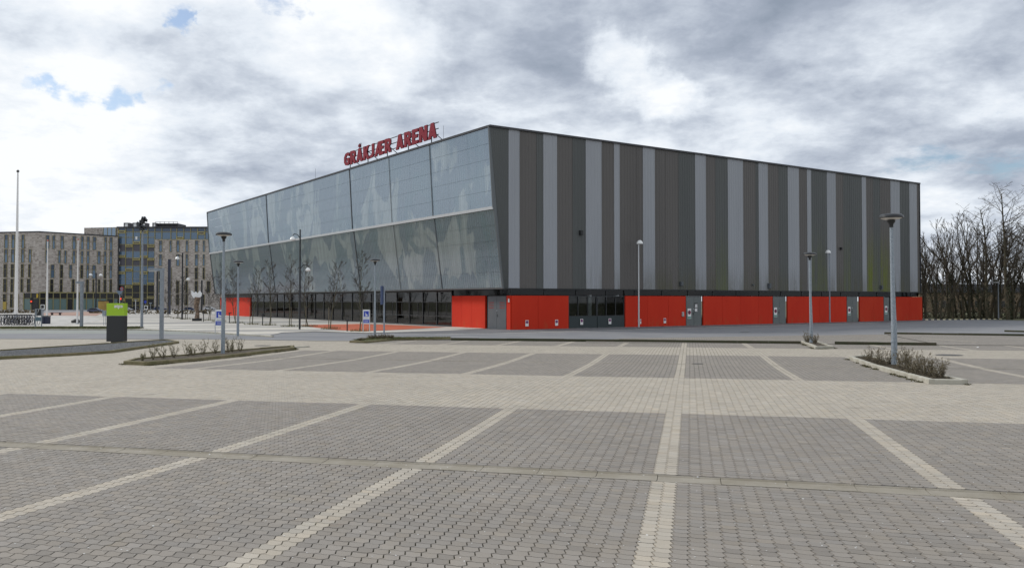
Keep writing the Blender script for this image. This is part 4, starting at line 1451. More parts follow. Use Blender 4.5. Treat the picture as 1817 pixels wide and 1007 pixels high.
def mushroom(xb, yb, yt, hw, label, lean=0.0):
    P = gnd(xb, yb)
    zt = TOPZ(P, yt)
    W_ = hw * P.y / F / 2
    root = thing('lamp_post', P, label, 'street lamp', 'mushroom lamps of the car park')
    H_ = zt - P.z
    neck = zt - W_ * 1.2
    mb = MB()
    L = lambda z: P.x + lean * (z - P.z)
    mb.tube([(L(P.z), P.y, P.z - .1), (L(P.z), P.y, P.z + H_ * .22), (L(P.z + H_ * .5), P.y, P.z + H_ * .5), (L(neck), P.y, neck)], [W_ * .255, W_ * .245, W_ * .185, W_ * .145], 14)
    mb.build('pole', M_steel, root, smooth=True)
    MB().tube([(L(P.z + H_ * .16), P.y, P.z + H_ * .16), (L(P.z + H_ * .16), P.y, P.z + H_ * .165)], W_ * .27, 14).build('pole_collar', M_steel, root)
    hx = L(neck)
    MB().lathe((hx, P.y, neck - W_ * .12), [(W_ * .17, 0), (W_ * .17, W_ * .28), (W_ * .32, W_ * .48), (W_ * .34, W_ * .62), (W_ * .2, W_ * .70)], 16).build('lamp_neck', M_lampblk, root, smooth=True)
    MB().lathe((hx, P.y, neck + W_ * .55), [(W_ * .2, 0), (W_ * .6, .0 + W_ * .03), (W_ * .93, W_ * .16), (W_ * .95, W_ * .2)], 28).build('diffuser', M_lampwhite, root, smooth=True)
    MB().lathe((hx, P.y, neck + W_ * .68), [(W_ * .96, 0), (W_, W_ * .05), (W_ * .97, W_ * .22), (W_ * .8, W_ * .34), (W_ * .4, W_ * .40), (W_ * .05, W_ * .41)], 28).build('lamp_hood', M_lampblk, root, smooth=True)
    return root
mushroom(1587, 651, 376.5, 41, 'large galvanised mushroom lamp rising from the shrub bed at the right', -.012)
mushroom(1439.5, 610, 446, 23, 'mushroom lamp in the small wedge planter before the red doors', -.01)
mushroom(395.5, 630, 410, 28, 'tall mushroom lamp in the long mossy bed beside the blue parking sign')
mushroom(422, 596, 461, 18, 'smaller mushroom lamp on the plaza kerb right of the tall one')
mushroom(665, 602.5, 458, 18, 'mushroom lamp at the grassy kerb tip near the second blue parking sign')

def wall_lamp(xb, yb, yt, label, left=False):
    P = gnd(xb, yb); zt = TOPZ(P, yt)
    root = thing('lamp_post', P, label, 'street lamp', 'slim lamp posts along the arena flank')
    MB().tube([P - Vector((0, 0, .1)), (P.x, P.y, P.z + 1.2), (P.x, P.y, zt - .1)], [.075, .07, .05], 10).build('pole', M_alum if not left else M_polegrey, root, smooth=True)
    r = .27
    MB().lathe((P.x + (-.12 if left else .10), P.y, zt - .30), [(.02, -.02), (r, 0), (r * .98, .08), (r * .8, .2), (r * .4, .29), (.02, .31)], 18).build('lamp_head', M_opal, root, smooth=True)
    MB().tube([(P.x - .0, P.y, zt - .35), (P.x + (-.10 if left else .10), P.y, zt - .26)], .04, 6).build('arm', M_polegrey, root)
    return root
wall_lamp(1133.5, 580.5, 426, 'slim white lamp post standing before the red panels right of the dark windows')
wall_lamp(1472.5, 572.5, 443.5, 'slim grey lamp post standing before the far red panels of the flank', True)

def arm_lamp(xb, yb, yt, arms, label, r=.075):
    P = gnd(xb, yb); zt = TOPZ(P, yt)
    root = thing('street_lamp', P, label, 'street lamp')
    MB().tube([P - Vector((0, 0, .1)), (P.x, P.y, zt)], [r, r * .75], 10).build('pole', M_lampblk, root, smooth=True)
    for (xh, yh, rad) in arms:
        Q = atdepth(xh, yh, P.y)
        sg = 1 if Q.x > P.x else -1
        z0 = Q.z + .35
        pts = [(P.x, P.y, z0 - .35), (P.x + (Q.x - P.x) * .35, P.y, z0 - .05), (P.x + (Q.x - P.x) * .8, P.y, z0), (Q.x, P.y, z0 - .12)]
        MB().tube(pts, .035, 6).build('arm', M_lampblk, root, smooth=True)
        MB().lathe((Q.x, P.y, Q.z - rad * .6), [(.03, -.03), (rad * .9, .0), (rad, rad * .3), (rad * .75, rad * .85), (rad * .3, rad * 1.2), (.03, rad * 1.25)], 16).build('lamp_head', M_opal, root, smooth=True)
    return root
arm_lamp(531.7, 584.5, 407, [(519.5, 423, .22), (546.5, 477.5, .20)], 'tall black post with two white globe arms before the entrance front')
arm_lamp(323, 567, 448, [(315, 457.5, .26), (334, 494.5, .22)], 'black post with two white lamps before the brick block at the left', .10)
arm_lamp(170, 549.8, 484, [(161, 487, .4), (179, 487.5, .4)], 'navy street lamp far off before the brick office block', .16)
def lamp_far(xb, yb, yt, label):
    P = gnd(xb, yb); zt = TOPZ(P, yt)
    root = thing('street_lamp', P, label, 'street lamp')
    MB().tube([P, (P.x, P.y, zt)], [.07, .05], 8).build('pole', M_polegrey, root)
    MB().box((P.x - .35, P.y, zt - .08), (.8, .25, .14)).build('lamp_head', M_alum, root)
lamp_far(1772, 566.5, 500.5, 'slender grey lamp post standing in front of the bare tree belt')
def box_lamp(xb, yb, x0, x1, y0, y1, wpx, label):
    P = gnd(xb, yb); s = P.y / F
    zt, z1 = TOPZ(P, y0), TOPZ(P, y1)
    root = thing('street_lamp', P, label, 'street lamp', 'square grey lamps with a box arm')
    W_ = wpx * s
    MB().box((P.x, P.y, P.z - .1), (W_, W_, z1 - P.z + .1)).build('pole', M_polegrey, root)
    X0, X1 = (x0 - CX) * s, (x1 - CX) * s
    MB().box(((X0 + X1) / 2, P.y, z1 + .002), (X1 - X0, W_, zt - z1)).build('lamp_arm', M_polegrey, root)
    MB().box((X0 + (X1 - X0) * .32, P.y, z1 - .03), ((X1 - X0) * .55, W_ * .8, .03)).build('diffuser', M_lampwhite, root)
box_lamp(286.5, 605, 263, 290.5, 475.5, 480.5, 5.5, 'square grey lamp post with a short box arm at the end of the gravel bed')
box_lamp(144.5, 580.5, 135, 148, 499, 502.5, 4.2, 'smaller square grey lamp post on the verge left of the totem')

def pillar(x0, x1, yb, yt, label, group='dark pillars on the plaza'):
    P = gnd((x0 + x1) / 2, yb); s = P.y / F
    zt = TOPZ(P, yt); W_ = (x1 - x0) * s
    root = thing('pillar', P, label, 'pillar', group)
    MB().box((P.x, P.y, P.z - .1), (W_, W_, zt - P.z)).build('shaft', M_navy if x1 - x0 > 3 else M_lampblk, root)
    MB().box((P.x, P.y, zt - .1), (W_ * 1.04, W_ * 1.04, .1)).build('cap', M_lampblk, root)
pillar(298.0, 302.0, 557.5, 459.6, 'thick navy pillar, the tallest on the plaza')
pillar(277.6, 280.2, 553, 481, 'dark pillar just left of the thick navy one')
pillar(356.6, 359.0, 551, 497, 'thin black pillar right of the pale sculpture')

def flagpole(xb, yb, yt, w_, label, mt=M_polewhite):
    P = gnd(xb, yb); s = P.y / F; zt = TOPZ(P, yt)
    root = thing('flagpole', P, label, 'flagpole', 'white flagpoles')
    r = w_ * s / 2
    MB().tube([P - Vector((0, 0, .1)), (P.x, P.y, P.z + (zt - P.z) * .3), (P.x, P.y, zt)], [r * 1.1, r, r * .45], 12).build('pole', mt, root, smooth=True)
    MB().lathe((P.x, P.y, zt), [(r * .4, 0), (r * .9, r * .5), (r * .9, r * 1.2), (r * .3, r * 1.9)], 10).build('finial', M_lampblk if w_ > 4 else mat('red finial', (.4, .08, .04), .5), root, smooth=True)
    MB().lathe(P, [(r * 2, 0), (r * 2, .06), (r * 1.3, .1)], 12).build('foot', M_polegrey, root)
flagpole(28.5, 561.5, 306, 5.2, 'tallest white flagpole, nearest the left edge by the bicycle racks')
flagpole(83, 574, 428, 3.2, 'short white flagpole beside the dark bin')
flagpole(137, 574.5, 426, 3.0, 'short white flagpole beside the dark boulder')

# floodlight mast
P = gnd(251.5, 582); zt = TOPZ(P, 398)
mast = thing('floodlight_mast', P, 'grey mast with a cluster of black floodlights rising from the verge', 'floodlight mast')
MB().tube([P - Vector((0, 0, .1)), (P.x, P.y, zt)], [.11, .06], 10).build('pole', M_polegrey, mast, smooth=True)
s = P.y / F
for (x, y, w_, h_, tl_) in ((246.5, 395, 7, 6, -.5), (253, 393, 8, 7, .2), (258, 392, 6, 8, 1.1), (262, 390, 4, 7, 1.3), (249, 401, 5, 4, -.2), (256, 403, 6, 4, .3), (252, 407, 8, 3.5, 0)):
    Q = atdepth(x, y, P.y - .15)
    c, sn = math.cos(tl_), math.sin(tl_)
    mb = MB().obox(Q - Vector((w_ * s / 2, .15, h_ * s / 2)), Vector((w_ * s * c, -.1, w_ * s * sn)), (0, .3, 0), (-h_ * s * sn * .5, 0, h_ * s * .8))
    mb.tube([Q, (P.x, P.y, Q.z - .2)], .03, 5)
    mb.build('floodlight', M_lampblk, mast)
MB().obox((P.x - .5, P.y - .03, zt - .35), (1.0, 0, 0), (0, .06, 0), (0, 0, .06)).build('crossbar', M_lampblk, mast)

# totem
P = gnd(204.5, 608.5); s = P.y / F
w_ = 31 * s
z0, z1, zt = TOPZ(P, 605.5), TOPZ(P, 560), TOPZ(P, 538)
tot_ = thing('totem_sign', P, 'black and lime green totem sign standing behind the gravel bed', 'totem sign')
MB().box((P.x, P.y + .15, P.z - .02), (w_ * .55, .22, z0 - P.z + .03)).build('foot', M_black, tot_)
MB().box((P.x, P.y + .15, z0), (w_, .34, z1 - z0)).build('black_panel', mat('anthracite panel', (.022, .024, .026), .5, var=.15, scale=40), tot_)
Mlime = mat('lime green panel', (.34, .55, .02), .45)
MB().box((P.x, P.y + .15, z1 + .012), (w_ * 1.0, .36, zt - z1)).build('green_panel', Mlime, tot_)
me = text_mesh('atp»', (zt - z1) * .40, .008, .004, 'RIGHT')
put_text('letters', me, (P.x + w_ * .44, P.y + .15 - .19, z1 + (zt - z1) * .66), (1, 0, 0), (0, 0, 1), Mpw, tot_)

# blue parking signs
M_blue = mat('traffic blue', (.02, .05, .42), .4)
def parking_sign(x0, x1, y0, y1, yb, label, group='blue parking board signs'):
    P = gnd((x0 + x1) / 2, yb); s = P.y / F
    W_ = (x1 - x0) * s; zt = TOPZ(P, y0); z1 = TOPZ(P, y1)
    root = thing('parking_sign', P, label, 'sign', group)
    for sg in (-1, 1):
        MB().tube([(P.x + sg * (W_ / 2 - .03), P.y, P.z - .05), (P.x + sg * (W_ / 2 - .03), P.y, zt - .03)], .03, 8).build('post', M_alum, root)
    MB().box((P.x, P.y, z1), (W_ - .07, .03, zt - z1)).build('board', M_opal, root)
    h = zt - z1
    y_ = P.y - .021
    MB().box((P.x, y_, z1 + h * .50), (W_ * .66, .010, h * .40)).build('symbol_panel', M_blue, root)
    MB().box((P.x, y_, z1 + h * .06), (W_ * .78, .010, h * .24)).build('text_panel', M_blue, root)
    # white figure in the panel: a seated or standing person and a lorry-like block, plain bars below
    f = MB()
    u = W_ * .66
    cx0, cz = P.x, z1 + h * .50
    f.box((cx0 - u * .12, y_ - .008, cz + h * .04), (u * .12, .006, h * .20))
    f.lathe((cx0 - u * .12, y_ - .008, cz + h * .26), [(.005, 0), (u * .07, .01), (u * .07, h * .04), (.005, h * .05)], 8)
    f.box((cx0 + u * .10, y_ - .008, cz + h * .05), (u * .34, .006, h * .09))
    f.box((cx0 + u * .04, y_ - .008, cz + h * .13), (u * .16, .006, h * .05))
    f.build('white_symbol', Mpw, root)
    g = MB()
    g.box((P.x, y_ - .008, z1 + h * .20), (W_ * .6, .004, h * .025)); g.box((P.x - W_ * .02, y_ - .008, z1 + h * .13), (W_ * .5, .004, h * .02))
    g.build('text_line', Mpw, root)
    MB().box((P.x, y_ - .002, z1 + h * .37), (W_ * .6, .004, h * .03)).build('text_line', M_polegrey, root)
parking_sign(381, 398, 549, 578, 592, 'blue and white parking board half hidden by the tall mushroom lamp')
parking_sign(643.5, 656.5, 549, 574, 589.5, 'blue and white parking board before the orange court')
P = gnd(681.5, 593); s = P.y / F
rt = thing('pylon_sign', P, 'narrow upright blue sign on a grey pole before the glazed front', 'sign')
zt = TOPZ(P, 507)
MB().tube([P, (P.x, P.y, zt)], .055, 8).build('pole', M_polegrey, rt)
z1 = TOPZ(P, 540)
MB().obox((P.x - .22, P.y - .14, z1), (.20, .28, 0), (.04, -.03, 0), (0, 0, zt - z1)).build('board', mat('slate blue board', (.06, .085, .17), .4), rt)
mb = MB()
for k in range(7): mb.obox((P.x - .20, P.y - .135, z1 + .12 + k * (zt - z1 - .3) / 7), (.10 + .04 * (k % 3), .14 + .056 * (k % 3), 0), (.003, -.004, 0), (0, 0, .07))
mb.build('text_line', M_steel, rt)

def post_sign(name, x, y0, y1, wpx, yb, label, shape='rect', mf=None, mi_=None, pole=M_polegrey, cat='sign'):
    P = gnd(x, yb); s = P.y / F
    zt, z1 = TOPZ(P, y0), TOPZ(P, y1)
    W_ = wpx * s; cz = (zt + z1) / 2
    root = thing(name, P, label, cat)
    MB().tube([P, (P.x, P.y, cz)], .05, 6).build('pole', pole, root)
    def flat(pts, o, m_, nm):
        n = len(pts)
        vs_ = [(P.x + a, P.y - o, cz + b_) for a, b_ in pts] + [(P.x + a, P.y - o + .03, cz + b_) for a, b_ in pts]
        MB().add(vs_, [tuple(range(n)), tuple(range(2 * n - 1, n - 1, -1))] + [(q, q + n, (q + 1) % n + n, (q + 1) % n) for q in range(n)]).build(nm, m_, root)
    h = zt - z1
    if shape == 'rect':
        flat([(-W_ / 2, -h / 2), (W_ / 2, -h / 2), (W_ / 2, h / 2), (-W_ / 2, h / 2)], .08, mf, 'board')
        if mi_: flat([(-W_ * .34, -h * .32), (W_ * .34, -h * .32), (W_ * .34, h * .36), (-W_ * .34, h * .36)], .115, mi_, 'symbol')
    elif shape == 'round':
        flat([(W_ / 2 * math.cos(k * math.pi / 9), h / 2 * math.sin(k * math.pi / 9)) for k in range(18)], .08, mf, 'disc')
        if mi_: flat([(W_ * .33 * math.cos(k * math.pi / 9), h * .33 * math.sin(k * math.pi / 9)) for k in range(18)], .115, mi_, 'face')
    elif shape == 'tri':
        flat([(0, -h / 2), (W_ / 2, h / 2), (-W_ / 2, h / 2)], .08, mf, 'board')
    return root
Mtri = mat('back of a grey sign', (.14, .20, .27), .5)
post_sign('road_sign', 212.2, 515.5, 524, 13, 556, 'grey-backed downward triangle sign on a pale post above the totem', 'tri', Mtri, None, M_alum)
post_sign('road_sign', 215.8, 508.5, 515.5, 6, 553, 'small round red-ringed sign beside the grey triangle', 'round', mat('sign red', (.45, .05, .05), .5), Mtri)
post_sign('road_sign', 258, 532.5, 538, 4.5, 549, 'small round blue sign before the glazed stair of the office block', 'round', M_blue)
post_sign('road_sign', 267, 536.5, 538.5, 5, 551, 'small grey T-shaped sign right of the floodlight mast', 'rect', M_polegrey)
post_sign('info_sign', 259.3, 542, 548.6, 6.5, 557, 'small black and white sign board right of the floodlight mast', 'rect', M_opal, M_black)
post_sign('info_sign', 240.5, 531, 533, 3, 558, 'thin bare signpost between totem and floodlight mast', 'rect', M_polegrey, None, M_alum)
post_sign('info_sign', 76, 540, 548.2, 7, 573, 'small white sign with a dark symbol above the cycle park board', 'rect', M_opal, M_black)
post_sign('info_sign', 351.5, 534, 536.5, 3.4, 563, 'small violet blue sign right of the sculpture', 'rect', mat('violet', (.14, .12, .45), .5))
# cycle park board
P = gnd(68, 581.5); s = P.y / F
rt = thing('cycle_park_sign', P, 'grey framed cycle park board at the end of the racks', 'sign')
zt, z1, z2 = TOPZ(P, 547.5), TOPZ(P, 560), TOPZ(P, 569)
for sg in (-1, 1): MB().tube([(P.x + sg * 5.6 * s, P.y, P.z), (P.x + sg * 5.6 * s, P.y, zt)], .04, 8).build('post', M_polegrey, rt)
MB().box((P.x, P.y, z1), (11.0 * s, .04, zt - z1)).build('board', M_polegrey, rt)
MB().box((P.x + .04, P.y - .03, z1 + .06), (7 * s, .02, (zt - z1) * .8)).build('symbol_panel', M_black, rt)
MB().obox((P.x - 1.4 * s, P.y - .05, z1 + .15), (2.2 * s, 0, .28), (0, .01, 0), (.05, 0, .22)).build('white_symbol', Mpw, rt)
MB().box((P.x, P.y, z2), (11 * s, .04, (z1 - z2) * .75)).build('text_panel', mat('slate panel', (.10, .16, .20), .5), rt)
# grey box on two thin legs
P = gnd(185.5, 577.5); s = P.y / F
rt = thing('post_box', P, 'small grey box on two thin posts left of the totem', 'box')
for sg in (-1, 1): MB().tube([(P.x + sg * 1.6 * s, P.y, P.z), (P.x + sg * 1.6 * s, P.y, TOPZ(P, 560))], .02, 6).build('post', M_polegrey, rt)
MB().box((P.x, P.y, TOPZ(P, 560.5)), (5.6 * s, .3, TOPZ(P, 552) - TOPZ(P, 560.5))).build('box_body', M_steel, rt)
MB().box((P.x, P.y, TOPZ(P, 552) + .002), (6.2 * s, .36, .05)).build('lid', M_polegrey, rt)
# dark bins by the flagpole
for k, x in enumerate((79.2, 84.6)):
    P = gnd(x, 574.8); s = P.y / F; h = TOPZ(P, 559.6) - P.z
    rt = thing('litter_bin', P, ('left' if k == 0 else 'right') + ' one of two dark navy bins behind the short flagpole', 'bin', 'navy litter bins')
    MB().box(P, (4.6 * s, .5, h * .86)).build('bin_body', M_navy, rt); MB().box((P.x, P.y, P.z + h * .88), (4.9 * s, .56, h * .1)).build('lid', M_lampblk, rt)
# boulder
P = gnd(135, 573)
bm = bmesh.new(); bmesh.ops.create_icosphere(bm, subdivisions=3, radius=1)
for v in bm.verts:
    q = v.co * 1.7
    v.co *= 1 + .28 * mnoise.noise(q) + .1 * mnoise.noise(q * 3)
    v.co.x *= .40; v.co.y *= .4; v.co.z = max(v.co.z, -.3) * .30
    v.co.z += .1
me = bpy.data.meshes.new('boulder'); bm.to_mesh(me); bm.free(); me.materials.append(mat('dark boulder', (.045, .042, .04), .9, var=.6, scale=3, bump=.8))
o = bpy.data.objects.new('boulder', me); COL.objects.link(o); o.location = P; tag(o, 'dark boulder lying on the gravel by a short flagpole', 'boulder')
# bollards
for k, (x, yb, yt, lb) in enumerate(((407, 573, 554, 'black bollard in front of the red end panel of the front'), (466, 577, 556, 'black bollard between the second and third street trees'),
                                     (616, 588, 566.5, 'black bollard nearest the orange court'), (361, 571, 553, 'black bollard right of the sculpture'))):
    P = gnd(x, yb); zt = TOPZ(P, yt)
    rt = thing('bollard', P, lb, 'bollard', 'black plaza bollards')
    MB().tube([P, (P.x, P.y, zt - .08)], .045, 8).build('shaft', M_lampblk, rt)
    MB().box((P.x + .05, P.y, zt - .08), (.26, .12, .08)).build('cap', M_lampblk, rt)
# sculpture
P = gnd(349.5, 569.5); s = P.y / F
rt = thing('sculpture', P, 'pale winged sculpture on a rough brown column and black plinth', 'sculpture')
MB().box(P, (13 * s, .7, TOPZ(P, 564.5) - P.z)).build('plinth', M_black, rt)
zt = TOPZ(P, 527); zz0 = TOPZ(P, 564.5)
MB().tube([(P.x, P.y, zz0), (P.x + .05, P.y, zz0 + .6), (P.x - .1, P.y, zz0 + 1.2), (P.x + .05, P.y, zt)], [.26, .2, .24, .30], 9).build('column', mat('rough bronze', (.16, .11, .075), .6, var=.6, scale=5, bump=.8), rt, smooth=True)
mb = MB()
W_ = [(-.62, .62, .02), (-.35, .28, 0), (-.12, .52, .03), (.1, .3, -.02), (.3, .62, .02), (.55, .34, 0), (.5, .0, 0), (.1, -.25, 0), (-.3, -.2, 0), (-.55, .1, 0)]
vs_ = [(P.x + a, P.y - .12 + c, zt + b_ + .1) for a, b_, c in W_] + [(P.x + a * .8, P.y + .14, zt + b_ * .8 + .1) for a, b_, c in W_]
n = len(W_)
mb.add(vs_, [tuple(reversed(range(n))), tuple(range(n, 2 * n))] + [(q, (q + 1) % n, (q + 1) % n + n, q + n) for q in range(n)])
mb.build('wing', mat('white glazed wing', (.78, .78, .78), .35), rt)
# low bench
P = gnd(99.5, 559.2); s = P.y / F
rt = thing('bench', P, 'long low reddish bench at the back of the gravel yard', 'bench')
MB().box((P.x, P.y, P.z + .35), (19 * s, .45, .09)).build('seat', mat('reddish timber', (.22, .10, .09), .7), rt)
for k in (-1, 1): MB().box((P.x + k * 7 * s, P.y, P.z), (.12, .4, .35)).build('leg', M_black, rt)

# traffic lights
for x, yb, yt, ly, lb in ((56.5, 551, 528, 534.5, 'traffic light showing red in front of the brick block, left'), (214.8, 554, 524, 529.8, 'traffic light showing red behind the lime totem')):
    P = gnd(x, yb); s = P.y / F; zt = TOPZ(P, yt)
    rt = thing('traffic_light', P, lb, 'traffic light')
    MB().tube([P, (P.x, P.y, zt)], .07, 6).build('pole', M_lampblk, rt)
    MB().box((P.x, P.y - .1, zt - 1.3), (.5, .3, 1.3)).build('signal_head', M_black, rt)
    q = TOPZ(P, ly)
    MB().obox((P.x - .17, P.y - .29, q - .17), (.34, 0, 0), (0, .03, 0), (0, 0, .34)).build('red_lamp', mat('lit red lamp', (.6, .05, .02), .4, emit=(1, .08, .03, .6)), rt)
P = gnd(66.4, 552); zt = TOPZ(P, 521); rt = thing('road_marker', P, 'yellow-topped dark marker post before the brick block', 'post')
MB().tube([P, (P.x, P.y, zt)], .1, 6).build('pole', M_black, rt); MB().box((P.x, P.y - .12, TOPZ(P, 528)), (.3, .12, TOPZ(P, 521) - TOPZ(P, 528))).build('yellow_sleeve', mat('signal yellow', (.55, .38, .03), .5), rt)

# ------------------------------------------------------------------ cycle racks and bicycles
M_cyc = [mat('black cycle paint', (.015, .015, .017), .4), mat('blue cycle paint', (.03, .05, .12), .4), mat('grey cycle paint', (.12, .12, .13), .4)]
M_tyre = mat('tyre rubber', (.02, .02, .02), .8)
def ring(c, r, t, ax, n=18):
    pts = []
    ax2 = Vector((0, 0, 1))
    for k in range(n + 1): pts.append(Vector(c) + ax * (r * math.cos(k * 2 * math.pi / n)) + ax2 * (r * math.sin(k * 2 * math.pi / n)))
    return pts
def bicycle(P, ang, mm, label):
    root = thing('bicycle', P, label, 'bicycle', 'bicycles parked in the racks')
    ax = Vector((math.cos(ang), math.sin(ang), 0)); side = Vector((-ax.y, ax.x, 0))
    r = .34
    for k in (-.52, .52):
        c = Vector(P) + ax * k + Vector((0, 0, r))
        MB().tube(ring(c, r - .02, 0, ax), .022, 5, cap=False).build('wheel', M_tyre, root)
    f = MB()
    g = lambda a, z, sd_=0.0: Vector(P) + ax * a + side * sd_ + Vector((0, 0, z))
    for a, b_ in ((g(-.52, r), g(-.08, .30)), (g(-.52, r), g(-.18, .78)), (g(-.08, .30), g(-.20, .88)), (g(-.18, .78), g(.36, .80)), (g(-.08, .30), g(.38, .68)), (g(.34, .92), g(.52, r))):
        f.tube([a, b_], .018, 5)
    f.build('frame', mm, root)
    h = MB(); h.tube([g(.28, .98, -.28), g(.34, .99, 0), g(.28, .98, .28)], .014, 5); h.tube([g(.34, .9), g(.34, .99)], .014, 5); h.build('handlebar', M_cyc[2], root)
    MB().obox(g(-.34, .90, -.07), ax * .26, side * .14, (0, 0, .06)).build('saddle', M_cyc[0], root)
    return root
words_ = ['first', 'second', 'third', 'fourth', 'fifth', 'sixth', 'seventh', 'eighth', 'ninth', 'tenth', 'eleventh']
for k in range(11):
    x = 4 + k * 5.3
    P = gnd(x, 577.0)
    bicycle(P, R(78 + random.uniform(-14, 14)), M_cyc[(0, 1, 0, 2, 0, 1, 0, 0, 2, 1, 0)[k]], '%s bicycle from the left edge in the row of racks' % words_[k])
for k in range(14):
    x = 1.5 + k * 4.4
    P = gnd(x, 575.6)
    rt = thing('cycle_rack', P, '%s dark cycle hoop from the left edge' % (words_ + ['twelfth', 'thirteenth', 'fourteenth'])[k], 'cycle rack', 'cycle hoops')
    d = Vector((.25, .97, 0)) * .45
    MB().tube([P - d, P - d + Vector((0, 0, .75)), P - d * .7 + Vector((0, 0, .86)), P + d * .7 + Vector((0, 0, .86)), P + d + Vector((0, 0, .75)), P + d], .028, 6).build('hoop', M_navy, rt)

# ------------------------------------------------------------------ parked cars
Mcg = mat('car window glass', (.02, .025, .03), .1)
def car(x, yb, wpx, mm, label, lights=None):
    P = gnd(x, yb); s = P.y / F
    L = wpx * s; k = L / 4.4
    root = thing('parked_car', P, label, 'car', 'cars parked before the office block')
    X = lambda a: P.x + a * k
    prof = [(-2.2, .35), (-2.2, .75), (-2.1, .92), (-1.3, .98), (1.2, .98), (2.0, .85), (2.2, .65), (2.2, .35)]
    roof = [(-1.9, .95), (-1.5, 1.42), (-.3, 1.5), (.6, 1.42), (1.25, .97)]
    def ext(pr, y0, y1):
        n = len(pr)
        vs_ = [(X(a), P.y + y0, P.z + z * k) for a, z in pr] + [(X(a), P.y + y1, P.z + z * k) for a, z in pr]
        return vs_, [tuple(range(n)), tuple(range(2 * n - 1, n - 1, -1))] + [(q, q + n, (q + 1) % n + n, (q + 1) % n) for q in range(n)]
    mb = MB(); mb.add(*ext(prof, -.85 * k, .85 * k)); mb.add(*ext([(a * .98, z) for a, z in roof], -.7 * k, .7 * k)); mb.build('body', mm, root)
    MB().add(*ext([(-1.6, 1.0), (-1.38, 1.33), (-.3, 1.40), (.5, 1.33), (.95, 1.0)], -.72 * k, .72 * k)).build('side_window', Mcg, root)
    for a in (-1.35, 1.35):
        for sd_ in (-.78, .78):
            c = Vector((X(a), P.y + sd_ * k, P.z + .32 * k))
            MB().tube([c + Vector((0, -.1 * k, 0)), c + Vector((0, .1 * k, 0))], .32 * k, 14).build('wheel', M_tyre, root)
    MB().box((X(2.17), P.y - .6 * k, P.z + .68 * k), (.08, .25 * k, .12 * k)).build('headlight', M_opal, root)
car(169.5, 554.5, 25, mat('blue grey car paint', (.06, .08, .14), .3, .3), 'blue grey estate car parked in front of the glazed ground floor')
car(225, 551.4, 20, mat('silver car paint', (.42, .43, .45), .3, .4), 'silver car half hidden right of the totem')
car(240, 551.2, 19, mat('black car paint', (.02, .02, .022), .25, .3), 'black car behind the hedge left of the mast')
car(284, 550.2, 20, mat('dark blue car paint', (.03, .05, .12), .25, .3), 'dark blue car behind the hedge by the navy pillar')
car(336, 550.2, 17, mat('night blue car paint', (.03, .045, .10), .25, .3), 'night blue car left of the sculpture')
car(372, 549.6, 19, mat('white car paint', (.6, .6, .6), .25, .2), 'white car parked just left of the arena front')

# ------------------------------------------------------------------ office block at the left
def brickmat(name, c, c2, c3):
    M = bpy.data.materials.new(name); M.use_nodes = True
    m = NT(M.node_tree); b = m.n['Principled BSDF']; b.inputs['Roughness'].default_value = .9
    p = pos_node(m)
    bk = m.vmath('MULTIPLY', p, (2.2, 2.2, 5.5))
    wn = m.node('ShaderNodeTexWhiteNoise', noise_dimensions='3D')
    m.put(wn.inputs['Vector'], m.vmath('FLOOR', bk))
    n = m.noise(p, .9, 5, .65)
    f = m.math('ADD', m.math('MULTIPLY', wn.outputs['Value'], .6), m.math('MULTIPLY', n, .5))
    base = m.ramp(f, [(.15, c3), (.40, c), (.62, c2), (.9, (.55, .50, .45))])
    m.put(b.inputs['Base Color'], base)
    return M
M_brick = brickmat('mottled grey brown brick', (.38, .33, .29), (.47, .42, .375), (.20, .17, .15))
M_yel = mat('yellow window frame', (.27, .235, .10), .5)
M_yel2 = mat('bright yellow vent frame', (.46, .39, .14), .5)
M_pane = mat('blue reflecting pane', (.085, .145, .22), .12, .2, spec=.8)
M_paneu = mat('darker upper pane', (.045, .07, .11), .15, .2, spec=.7)
M_paned = mat('black pane', (.014, .014, .016), .2)
M_grpane = mat('greenish shop pane', (.14, .21, .20), .2)
Y0 = 181.8
GB = -.455
KA = atdepth(68, 549.5, Y0)
ZA = TOPZ(KA, 412)
def facade_line(P0, x1, ytop1, ztop):
    """second corner of a wall whose level top edge shows at (x1, ytop1)"""
    d = (ztop - EYE)
    Y = d * F / (HY - ytop1)
    return atdepth(x1, HY, Y)
A0 = Vector((KA.x, KA.y, 0))
A2 = facade_line(KA, 208, 420, ZA); A2.z = 0
A1 = facade_line(KA, -30, 413.6, ZA); A1.z = 0
block = thing('office_block', (A0.x, A0.y, GB), 'five-storey grey brown brick block with slit windows and a glazed ground floor at the left', 'building')
def wall_slab(name, a, b_, z0, z1, m_, parent, th=.6):
    d = (b_ - a).normalized(); n = Vector((d.y, -d.x, 0))
    if n.y > 0: n = -n
    return MB().obox(a + Vector((0, 0, z0)), (b_ - a), -n * th, (0, 0, z1 - z0)).build(name, m_, parent), d, n
bk = Vector((0, 22, 0))
MB().hexa([Vector((q.x, q.y, z)) for z in (GB, ZA - .4) for q in (A1 + Vector((0, .7, 0)), A0 + Vector((0, .7, 0)), A2 + Vector((0, .7, 0)), A2 + bk)][:4] +
          [Vector((q.x, q.y, ZA - .4)) for q in (A1 + Vector((0, .7, 0)), A0 + Vector((0, .7, 0)), A2 + Vector((0, .7, 0)), A2 + bk)]).build('core', M_paned, block)
zgf = TOPZ(KA, 519.5)
w1, d1, n1_ = wall_slab('wall', A1, A0, GB, ZA, M_brick, block)
w2, d2, n2_ = wall_slab('wall', A0, A2, zgf, ZA, M_brick, block)
